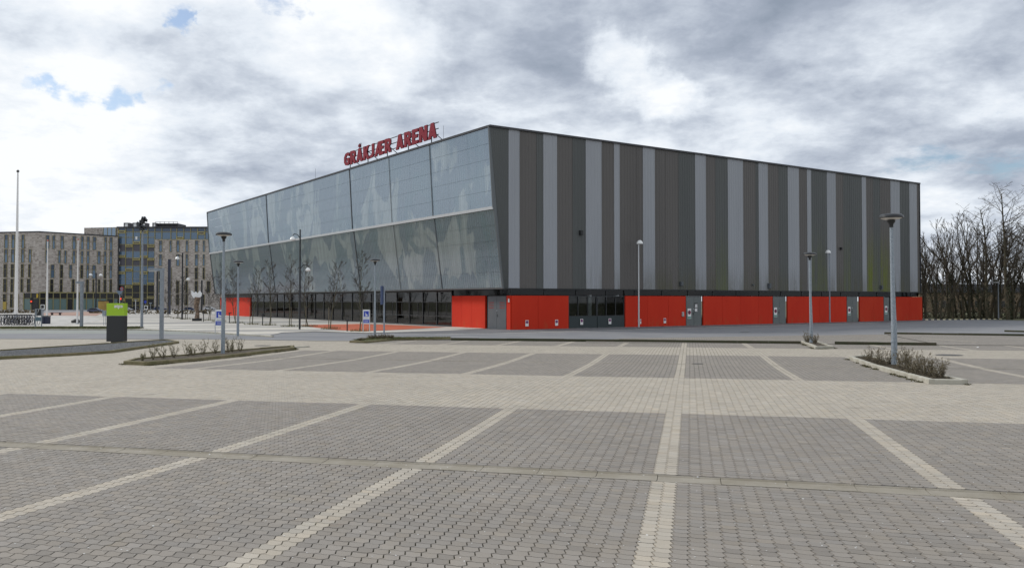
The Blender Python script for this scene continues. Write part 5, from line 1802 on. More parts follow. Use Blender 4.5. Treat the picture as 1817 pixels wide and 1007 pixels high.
for a, b_ in ((A1, A0), (A0, A2)):
    d = (b_ - a).normalized(); n = Vector((d.y, -d.x, 0)); n = -n if n.y > 0 else n
    MB().obox(a + Vector((0, 0, ZA)) + n * .08, b_ - a, -n * .8, (0, 0, .28)).build('parapet', M_trim, block)
def slit(parent, O, d, n, x0, x1, y0, y1, split=.40, dark=False, up=None, ref=None):
    """a tall window of two panes in a thin yellow frame; edges given in image columns and rows"""
    a, b_ = onplane(x0, 500, O, d), onplane(x1, 500, O, d)
    za, zb = onplane(x0, y1, O, d).z, onplane(x0, y0, O, d).z
    sa = (a - O).dot(d); sb = (b_ - O).dot(d)
    if sa > sb: sa, sb = sb, sa
    Q = lambda s_, z, o: Vector((O.x, O.y, 0)) + d * s_ + n * o + Vector((0, 0, z))
    fr = MB()
    t = .055
    fr.obox(Q(sa, za, .0), d * t, n * .16, (0, 0, zb - za)); fr.obox(Q(sb - t, za, .0), d * t, n * .16, (0, 0, zb - za))
    fr.obox(Q(sa + t, za, .0), d * (sb - sa - 2 * t), n * .16, (0, 0, t)); fr.obox(Q(sa + t, zb - t, .0), d * (sb - sa - 2 * t), n * .16, (0, 0, t))
    zm = zb - (zb - za) * split
    fr.obox(Q(sa + t, zm, .0), d * (sb - sa - 2 * t), n * .15, (0, 0, t * 1.1))
    w_ = fr.build('window', M_yel, parent)
    MB().obox(Q(sa + t, za + t, .005), d * (sb - sa - 2 * t), n * .05, (0, 0, zm - za - t)).build('pane', M_paned if dark else M_pane, w_)
    MB().obox(Q(sa + t, zm + t * 1.1, .005), d * (sb - sa - 2 * t), n * .05, (0, 0, zb - t - zm - t * 1.1)).build('pane', M_paned if dark else M_paneu, w_)
# left facet
rows1 = [(416, 440.5, [(7.6, 14), (20.3, 25.9), (38.1, 42.9)]), (442, 465.5, [(7.6, 13.5), (19.9, 25.9), (37.8, 42.9), (50.8, 55.6)]),
         (468.2, 491.8, [(6.7, 12.7), (19.5, 25.4), (37.6, 42.1), (50.5, 55.1)]), (494.2, 518, [(6.4, 12.7), (19.4, 24.6), (37, 41.6), (48.4, 54.8)]), (521, 545, [(6.2, 12), (18.8, 24), (31, 33.6)])]
for r_, (ya, yb, cs) in enumerate(rows1):
    for (xa, xb) in cs: slit(block, A0, d1, n1_, xa, xb, ya, yb, .38, r_ >= 2)
MB().obox(onplane(6.2, 549, A0, d1) + n1_ * .2, (onplane(12, 549, A0, d1) - onplane(6.2, 549, A0, d1)), n1_ * -.1, (0, 0, 1.8)).build('door', mat('yellow door', (.5, .36, .08), .6), block)
rows2 = [(416.5, 440.5, [(80.4, 86.6), (91.9, 96.7), (106.5, 112), (127.5, 133.5), (142.5, 147.4), (153, 158), (163.7, 169.5), (184, 188.4), (193.4, 198.5)]),
         (443, 466, [(79.6, 84), (102.3, 107), (113, 117.5), (127.8, 133), (142.5, 147.2), (153, 157.8), (172, 177.5), (183.5, 188), (193.6, 198.6)]),
         (468.6, 492.5, [(89.5, 96), (105.7, 111.4), (122, 127.6), (141.8, 147), (152.6, 157.4), (163, 169.4), (183.4, 188), (193.5, 198.5)]),
         (495, 518, [(88.4, 94.5), (105.7, 111), (127, 132.3), (152, 157.3), (163.8, 167.2), (173.2, 177.6), (183.4, 188.4), (193.9, 198.6)])]
for r_, (ya, yb, cs) in enumerate(rows2):
    for (xa, xb) in cs:
        off = (xa - 68) / 140.0 * (8.0 if r_ == 0 else 5.5 if r_ == 1 else 3 if r_ == 2 else 1) * .55
        slit(block, A0, d2, n2_, xa, xb, ya + off, yb + off * .8, .40, r_ >= 2 and (r_ == 3 or int(xa) % 3 == 0))
# ground floor glazing of the right facet
xs_ = [42, 55, 69, 80, 93, 105.5, 117.5, 128.5, 140, 152, 164, 176, 188, 200, 208]
g0 = A0 + n2_ * .05
for xa, xb in zip(xs_, xs_[1:]):
    if xa < 68: O_, dd, nn_ = A0, d1, n1_
    else: O_, dd, nn_ = A0, d2, n2_
    a, b_ = onplane(xa, 549, O_, dd), onplane(min(xb, 207.8), 549, O_, dd)
    a.z = b_.z = GB
    fr = MB()
    fr.obox(a + nn_ * .05, (b_ - a).normalized() * .18, nn_ * .15, (0, 0, zgf - GB)); fr.obox(a + nn_ * .06 + Vector((0, 0, 2.55)), b_ - a, nn_ * .10, (0, 0, .12))
    w_ = fr.build('shop_window', M_yel, block)
    MB().obox(a + nn_ * .03, b_ - a, nn_ * .04, (0, 0, 2.55)).build('pane', M_grpane if int(xa) not in (55, 69, 117, 188) else M_paned, w_)
    MB().obox(a + nn_ * .03 + Vector((0, 0, 2.67)), b_ - a, nn_ * .04, (0, 0, zgf - GB - 2.7)).build('pane', M_paned, w_)
MB().obox(A0 + n2_ * .1 + Vector((0, 0, zgf - .02)), A2 - A0, n2_ * .15, (0, 0, .25)).build('ledge', M_yel, block)
# set-back top storey
PH0, PH1 = atdepth(148, HY, Y0 + 22), atdepth(208, HY, Y0 + 20)
zph = EYE + (HY - 403.2) * (Y0 + 21) / F
MB().obox((PH0.x, PH0.y, ZA - 1), (PH1.x - PH0.x, PH1.y - PH0.y, 0), (0, 8, 0), (0, 0, zph - ZA + 1)).build('penthouse', M_brick, block)
a, b_ = atdepth(181.5, HY, Y0 + 19.8), atdepth(203, HY, Y0 + 19.6)
fr = MB()
for k in range(4): fr.obox((a.x + (b_.x - a.x) * k / 3.0, a.y, ZA - .4), (.14, 0, 0), (0, .2, 0), (0, 0, zph - ZA + .3))
w_ = fr.build('window', M_yel, block)
MB().obox((a.x, a.y + .05, ZA - .4), (b_.x - a.x, 0, 0), (0, .1, 0), (0, 0, zph - ZA + .2)).build('pane', mat('pale sky pane', (.25, .33, .42), .1, .3), w_)

# glazed stair block with a brick wing in front
YB = 196.0
glassb = thing('glazed_office_block', atdepth(240, 549, YB) , 'blue glazed office block with yellow vent boxes and a brick wing with slit windows', 'building')
zB = TOPZ(Vector((0, YB, 0)), 404.5)
XG0, XG1 = atdepth(208, HY, YB).x, atdepth(376, HY, YB).x
MB().obox((XG0, YB + .3, GB - 1), (XG1 - XG0 + 14, 0, 0), (0, 20, 0), (0, 0, zB - GB + .9)).build('core', M_paned, glassb)
Zr = lambda y: TOPZ(Vector((0, YB, 0)), y)
Xr = lambda x: atdepth(x, HY, YB).x
mx_ = [209, 222.3, 235.2, 248.4, 261.6, 274]
fy_ = [404.5, 411.5, 421, 433.4, 446, 457.6, 471.4, 481.3, 494.4, 505, 519, 529.5, 541.5, 549.4]
def glass_cell(x0, x1, y0, y1, mm):
    MB().obox((Xr(x0) + .05, YB, Zr(y1) + .03), (Xr(x1) - Xr(x0) - .1, 0, 0), (0, .25, 0), (0, 0, Zr(y0) - Zr(y1) - .06)).build('glass_pane', mm, glassb)
M_spandrel = mat('grey violet spandrel', (.085, .08, .095), .3)
gm = [M_paneu, M_pane, M_pane, M_spandrel, M_pane, M_spandrel, M_pane, M_pane, M_pane, M_paned, M_paned, M_paned, M_paned]
for i in range(5):
    for j in range(13): glass_cell(mx_[i], mx_[i + 1], fy_[j], fy_[j + 1], gm[j] if j not in (3, 5) or i % 2 else gm[j])
mx2 = [274, 286.4, 302.4, 312.8, 325.5, 337.6, 350, 363, 376]
for i in range(8):
    for (ya, yb, mm) in ((404.8, 411.5, M_paneu), (411.5, 425, M_pane)): glass_cell(mx2[i], mx2[i + 1], ya, yb, mm)
for x in mx_ + mx2[1:]:
    yb = 549.4 if x <= 274 else 425
    MB().obox((Xr(x) - .09, YB - .12, Zr(yb)), (.18, 0, 0), (0, .2, 0), (0, 0, Zr(404.5) - Zr(yb))).build('mullion', M_yel, glassb)
for y in fy_[1:-1]:
    MB().obox((XG0, YB - .08, Zr(y) - .05), (Xr(274) - XG0, 0, 0), (0, .12, 0), (0, 0, .12)).build('transom', M_yel if int(y) % 2 else M_steel, glassb)
MB().obox((Xr(274), YB - .08, Zr(411.5) - .05), (Xr(376) - Xr(274), 0, 0), (0, .12, 0), (0, 0, .12)).build('transom', M_yel, glassb)
MB().obox((XG0 - .2, YB - .3, zB), (XG1 - XG0 + .4, 0, 0), (0, 1.2, 0), (0, 0, .35)).build('parapet', M_trim, glassb)
def vent(x0, x1, y0, y1):
    a, b_, c, d = Xr(x0), Xr(x1), Zr(y1), Zr(y0)
    fr = MB(); t = .16
    fr.obox((a, YB - .32, c), (t, 0, 0), (0, .35, 0), (0, 0, d - c)); fr.obox((b_ - t, YB - .32, c), (t, 0, 0), (0, .35, 0), (0, 0, d - c))
    fr.obox((a + t, YB - .32, c), (b_ - a - 2 * t, 0, 0), (0, .35, 0), (0, 0, t)); fr.obox((a + t, YB - .32, d - t), (b_ - a - 2 * t, 0, 0), (0, .35, 0), (0, 0, t))
    v = fr.build('vent_frame', M_yel2, glassb)
    MB().obox((a + t, YB - .2, c + t), (b_ - a - 2 * t, 0, 0), (0, .1, 0), (0, 0, d - c - 2 * t)).build('vent_flap', M_spandrel, v)
for c, ys in ((0, ((409, 413.5), (452.6, 456.5), (482.4, 486), (529, 534))), (1, ((434, 438), (476.5, 480.6), (506.6, 510.6), (525.2, 529.2))), (2, ((428.5, 432.8), (457.7, 461.6), (501, 505), (529.3, 534))),
              (3, ((409.5, 414), (453.2, 457), (482, 486.2))), (4, ((434.6, 438.6), (458.2, 462), (477, 480.8), (501, 505), (525.2, 529.4)))):
    for (ya, yb) in ys: vent(mx_[c] + .4, mx_[c + 1] - .3, ya, yb)
vent(312.9, 325, 420.4, 424.4); vent(350.4, 362.6, 411.2, 416.2)
for (x, y) in ((239.5, 422), (208.9, 442.5), (208.9, 466)):
    MB().obox((Xr(x), YB - .1, Zr(y + 3)), (.45 if x < 210 else .5, 0, 0), (0, .05, 0), (0, 0, .75)).build('white_blind', M_opal, glassb)
# brick wing
YW = YB - 1.2
wz = TOPZ(Vector((0, YW, 0)), 425)
Wx = lambda x: atdepth(x, HY, YW).x
MB().obox((Wx(273.6), YW, GB - .5), (Wx(400) - Wx(273.6), 0, 0), (0, 1.15, 0), (0, 0, wz - GB + .5)).build('brick_wing', M_brick, glassb)
MB().obox((Wx(273.4), YW - .05, wz), (Wx(400) - Wx(273.4), 0, 0), (0, 1.2, 0), (0, 0, .12)).build('ledge', M_yel, glassb)
OW = Vector((Wx(273.6), YW, 0)); dW = Vector((1, 0, 0)); nW = Vector((0, -1, 0))
cW = [(282, 287.5), (300.7, 304.6), (312.8, 318.3), (329.3, 333.7), (345.8, 351.4), (359.6, 363.5)]
for (ya, yb, idx, dk) in ((426.4, 446.8, (0, 1, 2, 3, 4, 5), False), (450.8, 471.6, (0, 2, 3, 4, 5), False), (474.4, 495.2, (0, 1, 3, 4, 5), True), (498, 519.4, (0, 1, 2, 3, 4), True), (522, 541, (0, 1, 2, 3, 4, 5), True)):
    for c in idx: slit(glassb, OW, dW, nW, cW[c][0], cW[c][1], ya, yb, .38, dk)
slit(glassb, OW, dW, nW, 367, 373.6, 498.5, 518.5, .4, True)
# roof plant
for (x0, x1) in ((211, 221.4), (226.8, 236.6), (242.4, 251), (262.5, 268.5)):
    b2 = MB().obox((Xr(x0), YB + 2.0, zB), (Xr(x1) - Xr(x0), 0, 0), (0, 2, 0), (0, 0, Zr(393.6) - zB)).build('roof_unit', mat('roof unit', (.10, .095, .10), .6), glassb)
    MB().obox((Xr(x0 + 2.4), YB + 1.94, zB + .45), ((Xr(x1) - Xr(x0)) * .5, 0, 0), (0, .05, 0), (0, 0, .8)).build('grille', M_opal, b2)
b2 = MB().obox((Xr(269), YB + 3, zB), (Xr(305.5) - Xr(269), 0, 0), (0, 5, 0), (0, 0, Zr(394) - zB)).build('plant_room', M_black, glassb)
fr = MB()
for k in range(6):
    fr.obox((Xr(266 + 8 * k), YB + 2.6, zB), (.08, 0, 0), (0, .08, 0), (0, 0, Zr(391.8) - zB))
fr.obox((Xr(266), YB + 2.6, Zr(391.8)), (Xr(306) - Xr(266), 0, 0), (0, .08, 0), (0, 0, .08))
fr.build('railing', M_black, glassb)
# orange kiosk box
P = gnd(183.5, 550.5); s = P.y / F
rt = thing('kiosk', P, 'ochre yellow timber box before the office block, just left of the totem', 'kiosk')
MB().box(P, (10.5 * s, 2, TOPZ(P, 534) - P.z)).build('body', mat('ochre boards', (.42, .27, .07), .7, var=.12, scale=1.2), rt)
MB().box((P.x, P.y, TOPZ(P, 534) + .01), (11.2 * s, 2.2, .12)).build('lid', M_trim, rt)
# clipped brown hedges
def hedge(x0, x1, yb, yt, label):
    A_, B_ = gnd(x0, yb), gnd(x1, yb)
    h = TOPZ((A_ + B_) / 2, yt) - A_.z
    rr = random.Random(int(x0) + 5)
    mb = MB()
    L = (B_ - A_).length; n = int(L * 26)
    d = (B_ - A_) / L; nn_ = Vector((-d.y, d.x, 0))
    for k in range(n):
        c = A_ + d * rr.uniform(0, L) + nn_ * rr.uniform(0, 1.4) + Vector((0, 0, rr.uniform(0, h)))
        e = Vector((rr.gauss(0, 1), rr.gauss(0, 1), rr.gauss(0, 1))).normalized() * .22
        g = e.orthogonal().normalized() * .12
        mb.add([c - e, c + g, c + e, c - g], [(0, 1, 2, 3)])
    o = mb.build('hedge', mat('winter hedge twigs', (.10, .075, .045), .9, scale=2, col2=(.14, .11, .06)), None, base=A_)
    tag(o, label, 'hedge')
hedge(222, 372, 557, 549.5, 'long brown winter hedge in front of the parked cars')
hedge(-40, 62, 555.5, 549.8, 'low brown hedge at the left edge before the brick block')
hedge(158, 176, 555.8, 552.5, 'short brown hedge under the blue grey estate car')

# ------------------------------------------------------------------ trees
def branch_tree(seed, H_, r0, spread, n_main, twig, first=.3, upright=.6, stems=1, levels=3, droop=0.0, reach=.34):
    rr = random.Random(seed)
    trunk, crown = MB(), MB()
    def grow(mb, p, d, L, r, lvl, n):
        pts, rad = [Vector(p)], [r]
        q, dd = Vector(p), Vector(d).normalized()
        seg = 5 if lvl < 2 else 3
        for k in range(seg):
            dd = (dd + Vector((rr.gauss(0, .10), rr.gauss(0, .10), rr.gauss(0, .05) + .05 * upright))).normalized()
            q = q + dd * (L / seg)
            pts.append(Vector(q)); rad.append(max(r * (1 - .8 * (k + 1) / seg), twig))
        mb.tube(pts, rad, n, cap=False)
        return pts, rad
    def child(pts, rad, L, lvl, cnt, lo):
        for k in range(cnt):
            t = lo + (1 - lo) * (k + rr.random()) / cnt
            i = min(int(t * (len(pts) - 1)), len(pts) - 2)
            f = t * (len(pts) - 1) - i
            p = pts[i].lerp(pts[i + 1], f)
            ax = (pts[i + 1] - pts[i]).normalized()
            a = rr.uniform(0, 2 * math.pi)
            side = Vector((math.cos(a), math.sin(a), 0))
            d = (ax * upright + side * spread + Vector((0, 0, .12 - droop))).normalized()
            r = max(rad[i] * .5, twig)
            l = L * rr.uniform(.6, 1.1) * (1.15 - .75 * t)
            pp, rd = grow(crown, p, d, l, r, lvl, 3)
            if lvl < levels: child(pp, rd, l * .55, lvl + 1, {1: 5, 2: 4}.get(lvl, 3), .25)
    for s_ in range(stems):
        a = rr.uniform(0, 6.28)
        base = Vector((math.cos(a) * .3, math.sin(a) * .3, 0)) * (0 if stems == 1 else 1)
        pp, rd = grow(trunk, base + Vector((0, 0, -.1)), Vector((math.cos(a) * .12 * (stems > 1), math.sin(a) * .12 * (stems > 1), 1)), H_ * rr.uniform(.9, 1), r0, 0, 7)
        child(pp, rd, H_ * reach, 1, n_main, first)
    return trunk, crown
M_bark = mat('greenish young bark', (.085, .082, .05), .9, var=.3, scale=6)
M_twig = mat('brown grey twigs', (.06, .052, .042), .9)
M_bark2 = mat('dark ivy-clad bark', (.06, .055, .035), .95, scale=1.5, col2=(.10, .08, .05), bump=.8, bscale=10)
M_twig2 = mat('dark winter twigs', (.085, .07, .052), .95)
M_stake = mat('tree stake', (.14, .12, .08), .9)
M_tuft = mat('dry grass tuft', (.16, .13, .055), .95, scale=9, col2=(.10, .12, .04))
protos = []
for k in range(4):
    protos.append(branch_tree(40 + k, 5.4, .042, .62, 24, .0085, .26, .70, 1, 3))
def tuft_mb(rad, n, rr, h=.30):
    mb = MB()
    for k in range(n):
        a, r = rr.uniform(0, 6.28), rad * math.sqrt(rr.random())
        c = Vector((r * math.cos(a), r * math.sin(a), 0)); t = Vector((rr.gauss(0, .1), rr.gauss(0, .1), h * rr.uniform(.4, 1)))
        g = Vector((rr.gauss(0, 1), rr.gauss(0, 1), 0)).normalized() * .012
        mb.add([c - g, c + g, c + t], [(0, 1, 2)])
    return mb
sap = {}
ord_ = ['first', 'second', 'third', 'fourth', 'fifth', 'sixth', 'seventh', 'eighth', 'ninth', 'tenth', 'eleventh', 'twelfth', 'thirteenth']
spots = [(296, 562.5, 497), (313.5, 565, 494), (329, 566.5, 488), (370, 568.5, 490), (388, 571, 478), (419, 573.5, 476), (447.7, 576, 470), (478, 577.2, 468), (513, 579.5, 466), (547, 579.6, 461), (586, 584.2, 458), (638, 588.2, 454)]
names_ = ['leftmost staked bare street tree, beside the navy pillar', 'second staked bare street tree from the navy pillar', 'bare street tree at the foot of the black twin lamp', 'bare street tree between sculpture and arena',
          'bare street tree right behind the blue parking sign', 'thin bare street tree before the red end panel', 'bare street tree at the right edge of the red end panel', 'second bare street tree right of the red end panel',
          'bare street tree just left of the tall black post', 'bare street tree just right of the tall black post', 'bare street tree at the left part of the orange court', 'bare street tree nearest the second blue parking sign']
for k, (x, yb, yt) in enumerate(spots):
    P = gnd(x, yb); h = TOPZ(P, yt) - P.z
    if k < 4:
        root = thing('street_tree', P, names_[k], 'tree', 'young bare street trees on the plaza')
        tr_, cr_ = protos[k]
        base = world_loc(root)
        for nm, mb, mm in (('trunk', tr_, M_bark), ('crown', cr_, M_twig)):
            q = MB(); q.v = [(v[0] + base.x, v[1] + base.y, v[2] + base.z) for v in mb.v]; q.f = mb.f; q.m = mb.m
            q.build(nm, mm, root)
        rr = random.Random(k)
        q = tuft_mb(.75, 160, rr); q.v = [(v[0] + base.x, v[1] + base.y, v[2] + base.z) for v in q.v]
        t_ = q.build('underplanting', M_tuft, root)
        MB().tube([base + Vector((.22, 0, 0)), base + Vector((.22, 0, 1.6))], .03, 5).build('stake', M_stake, root)
        sap[k] = root
    else:
        root = copy_tree(sap[k % 4]); root.location = P; root['label'] = names_[k]
        root.rotation_euler = (0, 0, k * 1.7)
    root.scale = (h / 5.2,) * 3

# bare tree belt at the right
BL = 1.0
big = [branch_tree(90, 12.5, .17, .42, 18, .0105, .22, .85, 1, 3), branch_tree(91, 12.0, .14, .46, 16, .0105, .26, .8, 2, 3), branch_tree(92, 11.5, .12, .40, 16, .0105, .2, .9, 2, 3),
       branch_tree(93, 16.5, .24, .95, 26, .013, .24, .55, 1, 3, 0.0, .50)]
bases = {}
rr = random.Random(11)
belt = []
for k in range(24):
    x = 1630 + k * 8.6 + rr.uniform(-3, 3)
    belt.append((x, 564.8 + rr.uniform(-.8, .9) + max(0, x - 1700) * .011, 398 + rr.uniform(-12, 14) - (22 if 1715 < x < 1740 else 0) + (12 if x < 1650 else 0), k % 3))
belt += [(1790, 567.3, 330, 3), (1752, 566.6, 360, 3), (1832, 567.8, 352, 3), (1870, 568, 372, 0), (1900, 568.5, 380, 1)]
def ivy_mb(h, rr, n=240):
    mb = MB()
    for k in range(n):
        a, z = rr.uniform(0, 6.28), h * rr.random() ** 1.4
        r = rr.uniform(.1, .42)
        c = Vector((r * math.cos(a), r * math.sin(a), z))
        e = Vector((rr.gauss(0, 1), rr.gauss(0, 1), rr.gauss(0, 1))).normalized() * .10
        g = e.orthogonal().normalized() * .07
        mb.add([c - e, c + g, c + e, c - g], [(0, 1, 2, 3)])
    return mb
M_ivy = mat('ivy leaves', (.035, .045, .018), .7, scale=4, col2=(.06, .055, .025))
belt.sort()
for k, (x, yb, yt, ty) in enumerate(belt):
    P = gnd(x, yb)
    h = TOPZ(P, yt) - P.z
    H0 = (12.5, 12.0, 11.5, 16.5)[ty]
    if x > 1817 + 12: lb = 'bare tree of the belt just beyond the right picture edge'
    elif ty == 3: lb = 'tall spreading bare tree at x %s of the belt' % ('middle' if x < 1770 else 'right end')
    lb = None
    if ty not in bases:
        root = thing('bare_tree', P, 'x', 'tree', 'bare tree belt behind the road')
        base = world_loc(root)
        tr_, cr_ = big[ty]
        for nm, mb, mm in (('trunk', tr_, M_bark2), ('crown', cr_, M_twig2), ('ivy', ivy_mb(H0 * (.45 if ty < 3 else .3), random.Random(ty)), M_ivy)):
            q = MB(); q.v = [(v[0] + base.x, v[1] + base.y, v[2] + base.z) for v in mb.v]; q.f = mb.f; q.m = mb.m
            q.build(nm, mm, root)
        bases[ty] = root
    else:
        root = copy_tree(bases[ty]); root.location = P
    root.rotation_euler = (0, 0, rr.uniform(0, 6.28))
    root.scale = (h / H0,) * 3
    nn_ = ('first second third fourth fifth sixth seventh eighth ninth tenth eleventh twelfth thirteenth fourteenth fifteenth sixteenth seventeenth eighteenth nineteenth twentieth twenty-first '
           'twenty-second twenty-third twenty-fourth twenty-fifth twenty-sixth twenty-seventh twenty-eighth twenty-ninth').split()[k]
    root['label'] = ('broad spreading bare tree, %s of the belt counted from the arena' if ty == 3 else 'slim dark bare tree, %s of the belt counted from the arena') % nn_
# the belt goes on west of the lot, outside the picture, where the glazed front mirrors it
for k in range(13):
    root = copy_tree(bases[k % 3 if k % 4 else 3])
    X, Y = -92 - 3.5 * (k % 3) - k * 1.2, 62 + k * 8.0
    root.location = (X, Y, GB); root.rotation_euler = (0, 0, k * 2.1); root.scale = (1, 1, 1)
    root['label'] = 'bare tree west of the plaza, beyond the left picture edge'; root['group'] = 'bare trees west of the plaza'
# brambles and undergrowth below the belt
mb = MB()
rr = random.Random(5)
A_, B_ = gnd(1634, 563.6), gnd(1960, 567.5)
for k in range(7000):
    t = rr.random()
    c = A_.lerp(B_, t) + Vector((0, rr.uniform(-.5, 9), rr.random() ** 1.8 * 5.0))
    e = Vector((rr.gauss(0, .5), rr.gauss(0, .5), rr.gauss(0, 1))).normalized() * rr.uniform(.2, .8)
    g = e.orthogonal().normalized() * .022
    mb.add([c - e, c + g, c + e, c - g], [(0, 1, 2, 3)])
mb.build('undergrowth', M_twig2, None, kind='stuff')
sheet('bank', gpoly([(1634, 565.2), (1700, 566.0), (1780, 567.6), (1817, 568.4), (2060, 573), (2060, 560), (1817, 557), (1634, 556.5)]), M_grass, .03)
# low building far behind the belt
YD = 150.0
dd_ = lambda x, y: atdepth(x, y, YD)
low_b = thing('low_building', dd_(1800, 548), 'long low tan building with a dark roof glimpsed behind the bare trees', 'building')
X0, X1 = dd_(1640, 500).x, dd_(2000, 500).x
zt_, zm_, zg_ = dd_(0, 504).z, dd_(0, 519).z, GB
MB().obox((X0, YD, zg_), (X1 - X0, 0, 0), (0, 12, 0), (0, 0, zm_ - zg_)).build('wall', mat('tan render', (.22, .16, .10), .9, var=.2, scale=.3), low_b)
MB().obox((X0 - .5, YD - .6, zm_), (X1 - X0 + 1, 0, 0), (0, 13, 0), (0, 0, .3)).build('eaves', M_trim, low_b)
MB().obox((X0, YD, zm_ + .3), (X1 - X0, 0, 0), (0, 12, 0), (0, 0, zt_ - zm_ - .3)).build('roof', mat('dark slate roof', (.05, .055, .07), .7), low_b)
for k in range(22):
    x = X0 + 1.5 + k * (X1 - X0 - 3) / 22
    w_ = MB().obox((x, YD - .06, zg_ + .9), (1.1, 0, 0), (0, .08, 0), (0, 0, 1.2)).build('window', M_trim, low_b)
    MB().obox((x + .08, YD - .08, zg_ + .98), (.94, 0, 0), (0, .03, 0), (0, 0, 1.04)).build('pane', M_paned, w_)

# ------------------------------------------------------------------ shrubs in the kerbed beds
M_stem = mat('shrub stems', (.11, .09, .06), .9, var=.3, scale=20)
M_bud = mat('shrub buds', (.15, .135, .06), .8, var=.3, scale=20)
M_budr = mat('brown shrub leaves', (.115, .092, .05), .85, var=.35, scale=20)
def shrub(P, h, w_, n, rr, label, leaf=M_bud, dens=5, group=None):
    root = thing('shrub', P, label, 'shrub', group)
    st, lf = MB(), MB()
    for k in range(n):
        a = rr.uniform(0, 6.28)
        p = Vector(P) + Vector((math.cos(a), math.sin(a), 0)) * rr.uniform(0, w_ * .25)
        d = Vector((math.cos(a) * w_ * .45, math.sin(a) * w_ * .45, h)).normalized()
        pts = [p]
        L = h * rr.uniform(.55, 1.1); sg = 5
        for q in range(sg):
            d = (d + Vector((rr.gauss(0, .16), rr.gauss(0, .16), .05))).normalized()
            pts.append(pts[-1] + d * L / sg)
        st.tube(pts, [.008, .007, .006, .005, .004, .003], 4, cap=False)
        for q in range(1, sg + 1):
            if rr.random() < .6:
                e = (d + Vector((rr.gauss(0, .6), rr.gauss(0, .6), rr.gauss(0, .3)))).normalized() * L * .22
                st.tube([pts[q], pts[q] + e], [.004, .0025], 3, cap=False)
                ends = [pts[q] + e * t for t in (.5, .8, 1)]
            else: ends = [pts[q]]
            for c in ends:
                for u in range(dens):
                    g = Vector((rr.gauss(0, 1), rr.gauss(0, 1), rr.gauss(0, 1))).normalized() * rr.uniform(.012, .028)
                    k2 = g.orthogonal().normalized() * .010
                    c2 = c + Vector((rr.gauss(0, .012), rr.gauss(0, .012), rr.gauss(0, .02)))
                    lf.add([c2 - k2, c2 + g, c2 + k2], [(0, 1, 2)])
    st.build('stems', M_stem, root); lf.build('leaves', leaf, root)
    return root
rr = random.Random(21)
for k, (x, yb, hpx, lb) in enumerate(((252, 640, 14, 'lowest shrub at the near left end of the mossy bed'), (272, 637.5, 26, 'shrub in the mossy bed, second from its left end'), (290, 636, 22, 'shrub in the mossy bed, third from its left end'),
                                      (309, 634, 24, 'wide forked shrub in the mossy bed, fourth from its left end'), (333, 631, 25, 'shrub in the mossy bed, fifth from its left end'), (342, 630, 18, 'small shrub in the mossy bed, sixth from its left end'),
                                      (360, 629, 26, 'shrub in the mossy bed, seventh from its left end'), (382, 627, 24, 'shrub in the mossy bed just left of the tall lamp post'), (404, 625, 26, 'shrub in the mossy bed just right of the tall lamp post'),
                                      (413, 624, 20, 'shrub in the mossy bed, second right of the lamp post'), (426, 622.5, 22, 'last shrub of the mossy bed, farthest right'))):
    P = gnd(x, yb, .07); s = P.y / F
    shrub(P, hpx * s, 14 * s, 9, rr, lb, M_bud, 4, 'sprouting shrubs in the long mossy bed')
sh = [(1541, 640.5, 22), (1557, 645.5, 30), (1566, 648, 26), (1576, 646, 24), (1598, 652, 30), (1604, 656, 36), (1614, 655, 34), (1624, 659, 32), (1633, 662, 30), (1641, 661, 32), (1648, 667, 30), (1656, 668, 30), (1663, 671, 26), (1671, 670, 30), (1618, 664, 22), (1610, 650, 30)]
for k, (x, yb, hpx) in enumerate(sorted(sh)):
    P = gnd(x, yb, .07); s = P.y / F
    shrub(P, hpx * s, 20 * s, 10, rr, '%s brown twiggy shrub in the right-hand bed, counted from its far end' % ('first second third fourth fifth sixth seventh eighth ninth tenth eleventh twelfth thirteenth fourteenth fifteenth sixteenth'.split()[k]), M_budr, 5, 'brown shrubs in the right-hand bed')
for x, yb, hpx, lb in ((1433, 608.5, 18, 'dark shrub left of the lamp post in the small wedge planter'), (1446, 609.5, 17, 'dark shrub right of the lamp post in the small wedge planter')):
    P = gnd(x, yb, .07); s = P.y / F
    shrub(P, hpx * s, 11 * s, 16, rr, lb, M_budr, 6, 'shrubs in the wedge planter')
for x, yb, hpx, lb in ((641, 604, 5, 'tiny round shrub at the kerb tip'), (658.5, 601.5, 8, 'round shrub left of the middle lamp post'), (672, 601.6, 8, 'round shrub just right of the middle lamp post'), (681, 601.4, 9, 'round shrub by the narrow upright sign'), (693, 601.2, 8, 'rightmost round shrub on the grassy kerb tip')):
    P = gnd(x, yb, .07); s = P.y / F
    shrub(P, hpx * s, 13 * s, 26, rr, lb, M_budr, 6, 'small round shrubs on the grassy kerb tip')

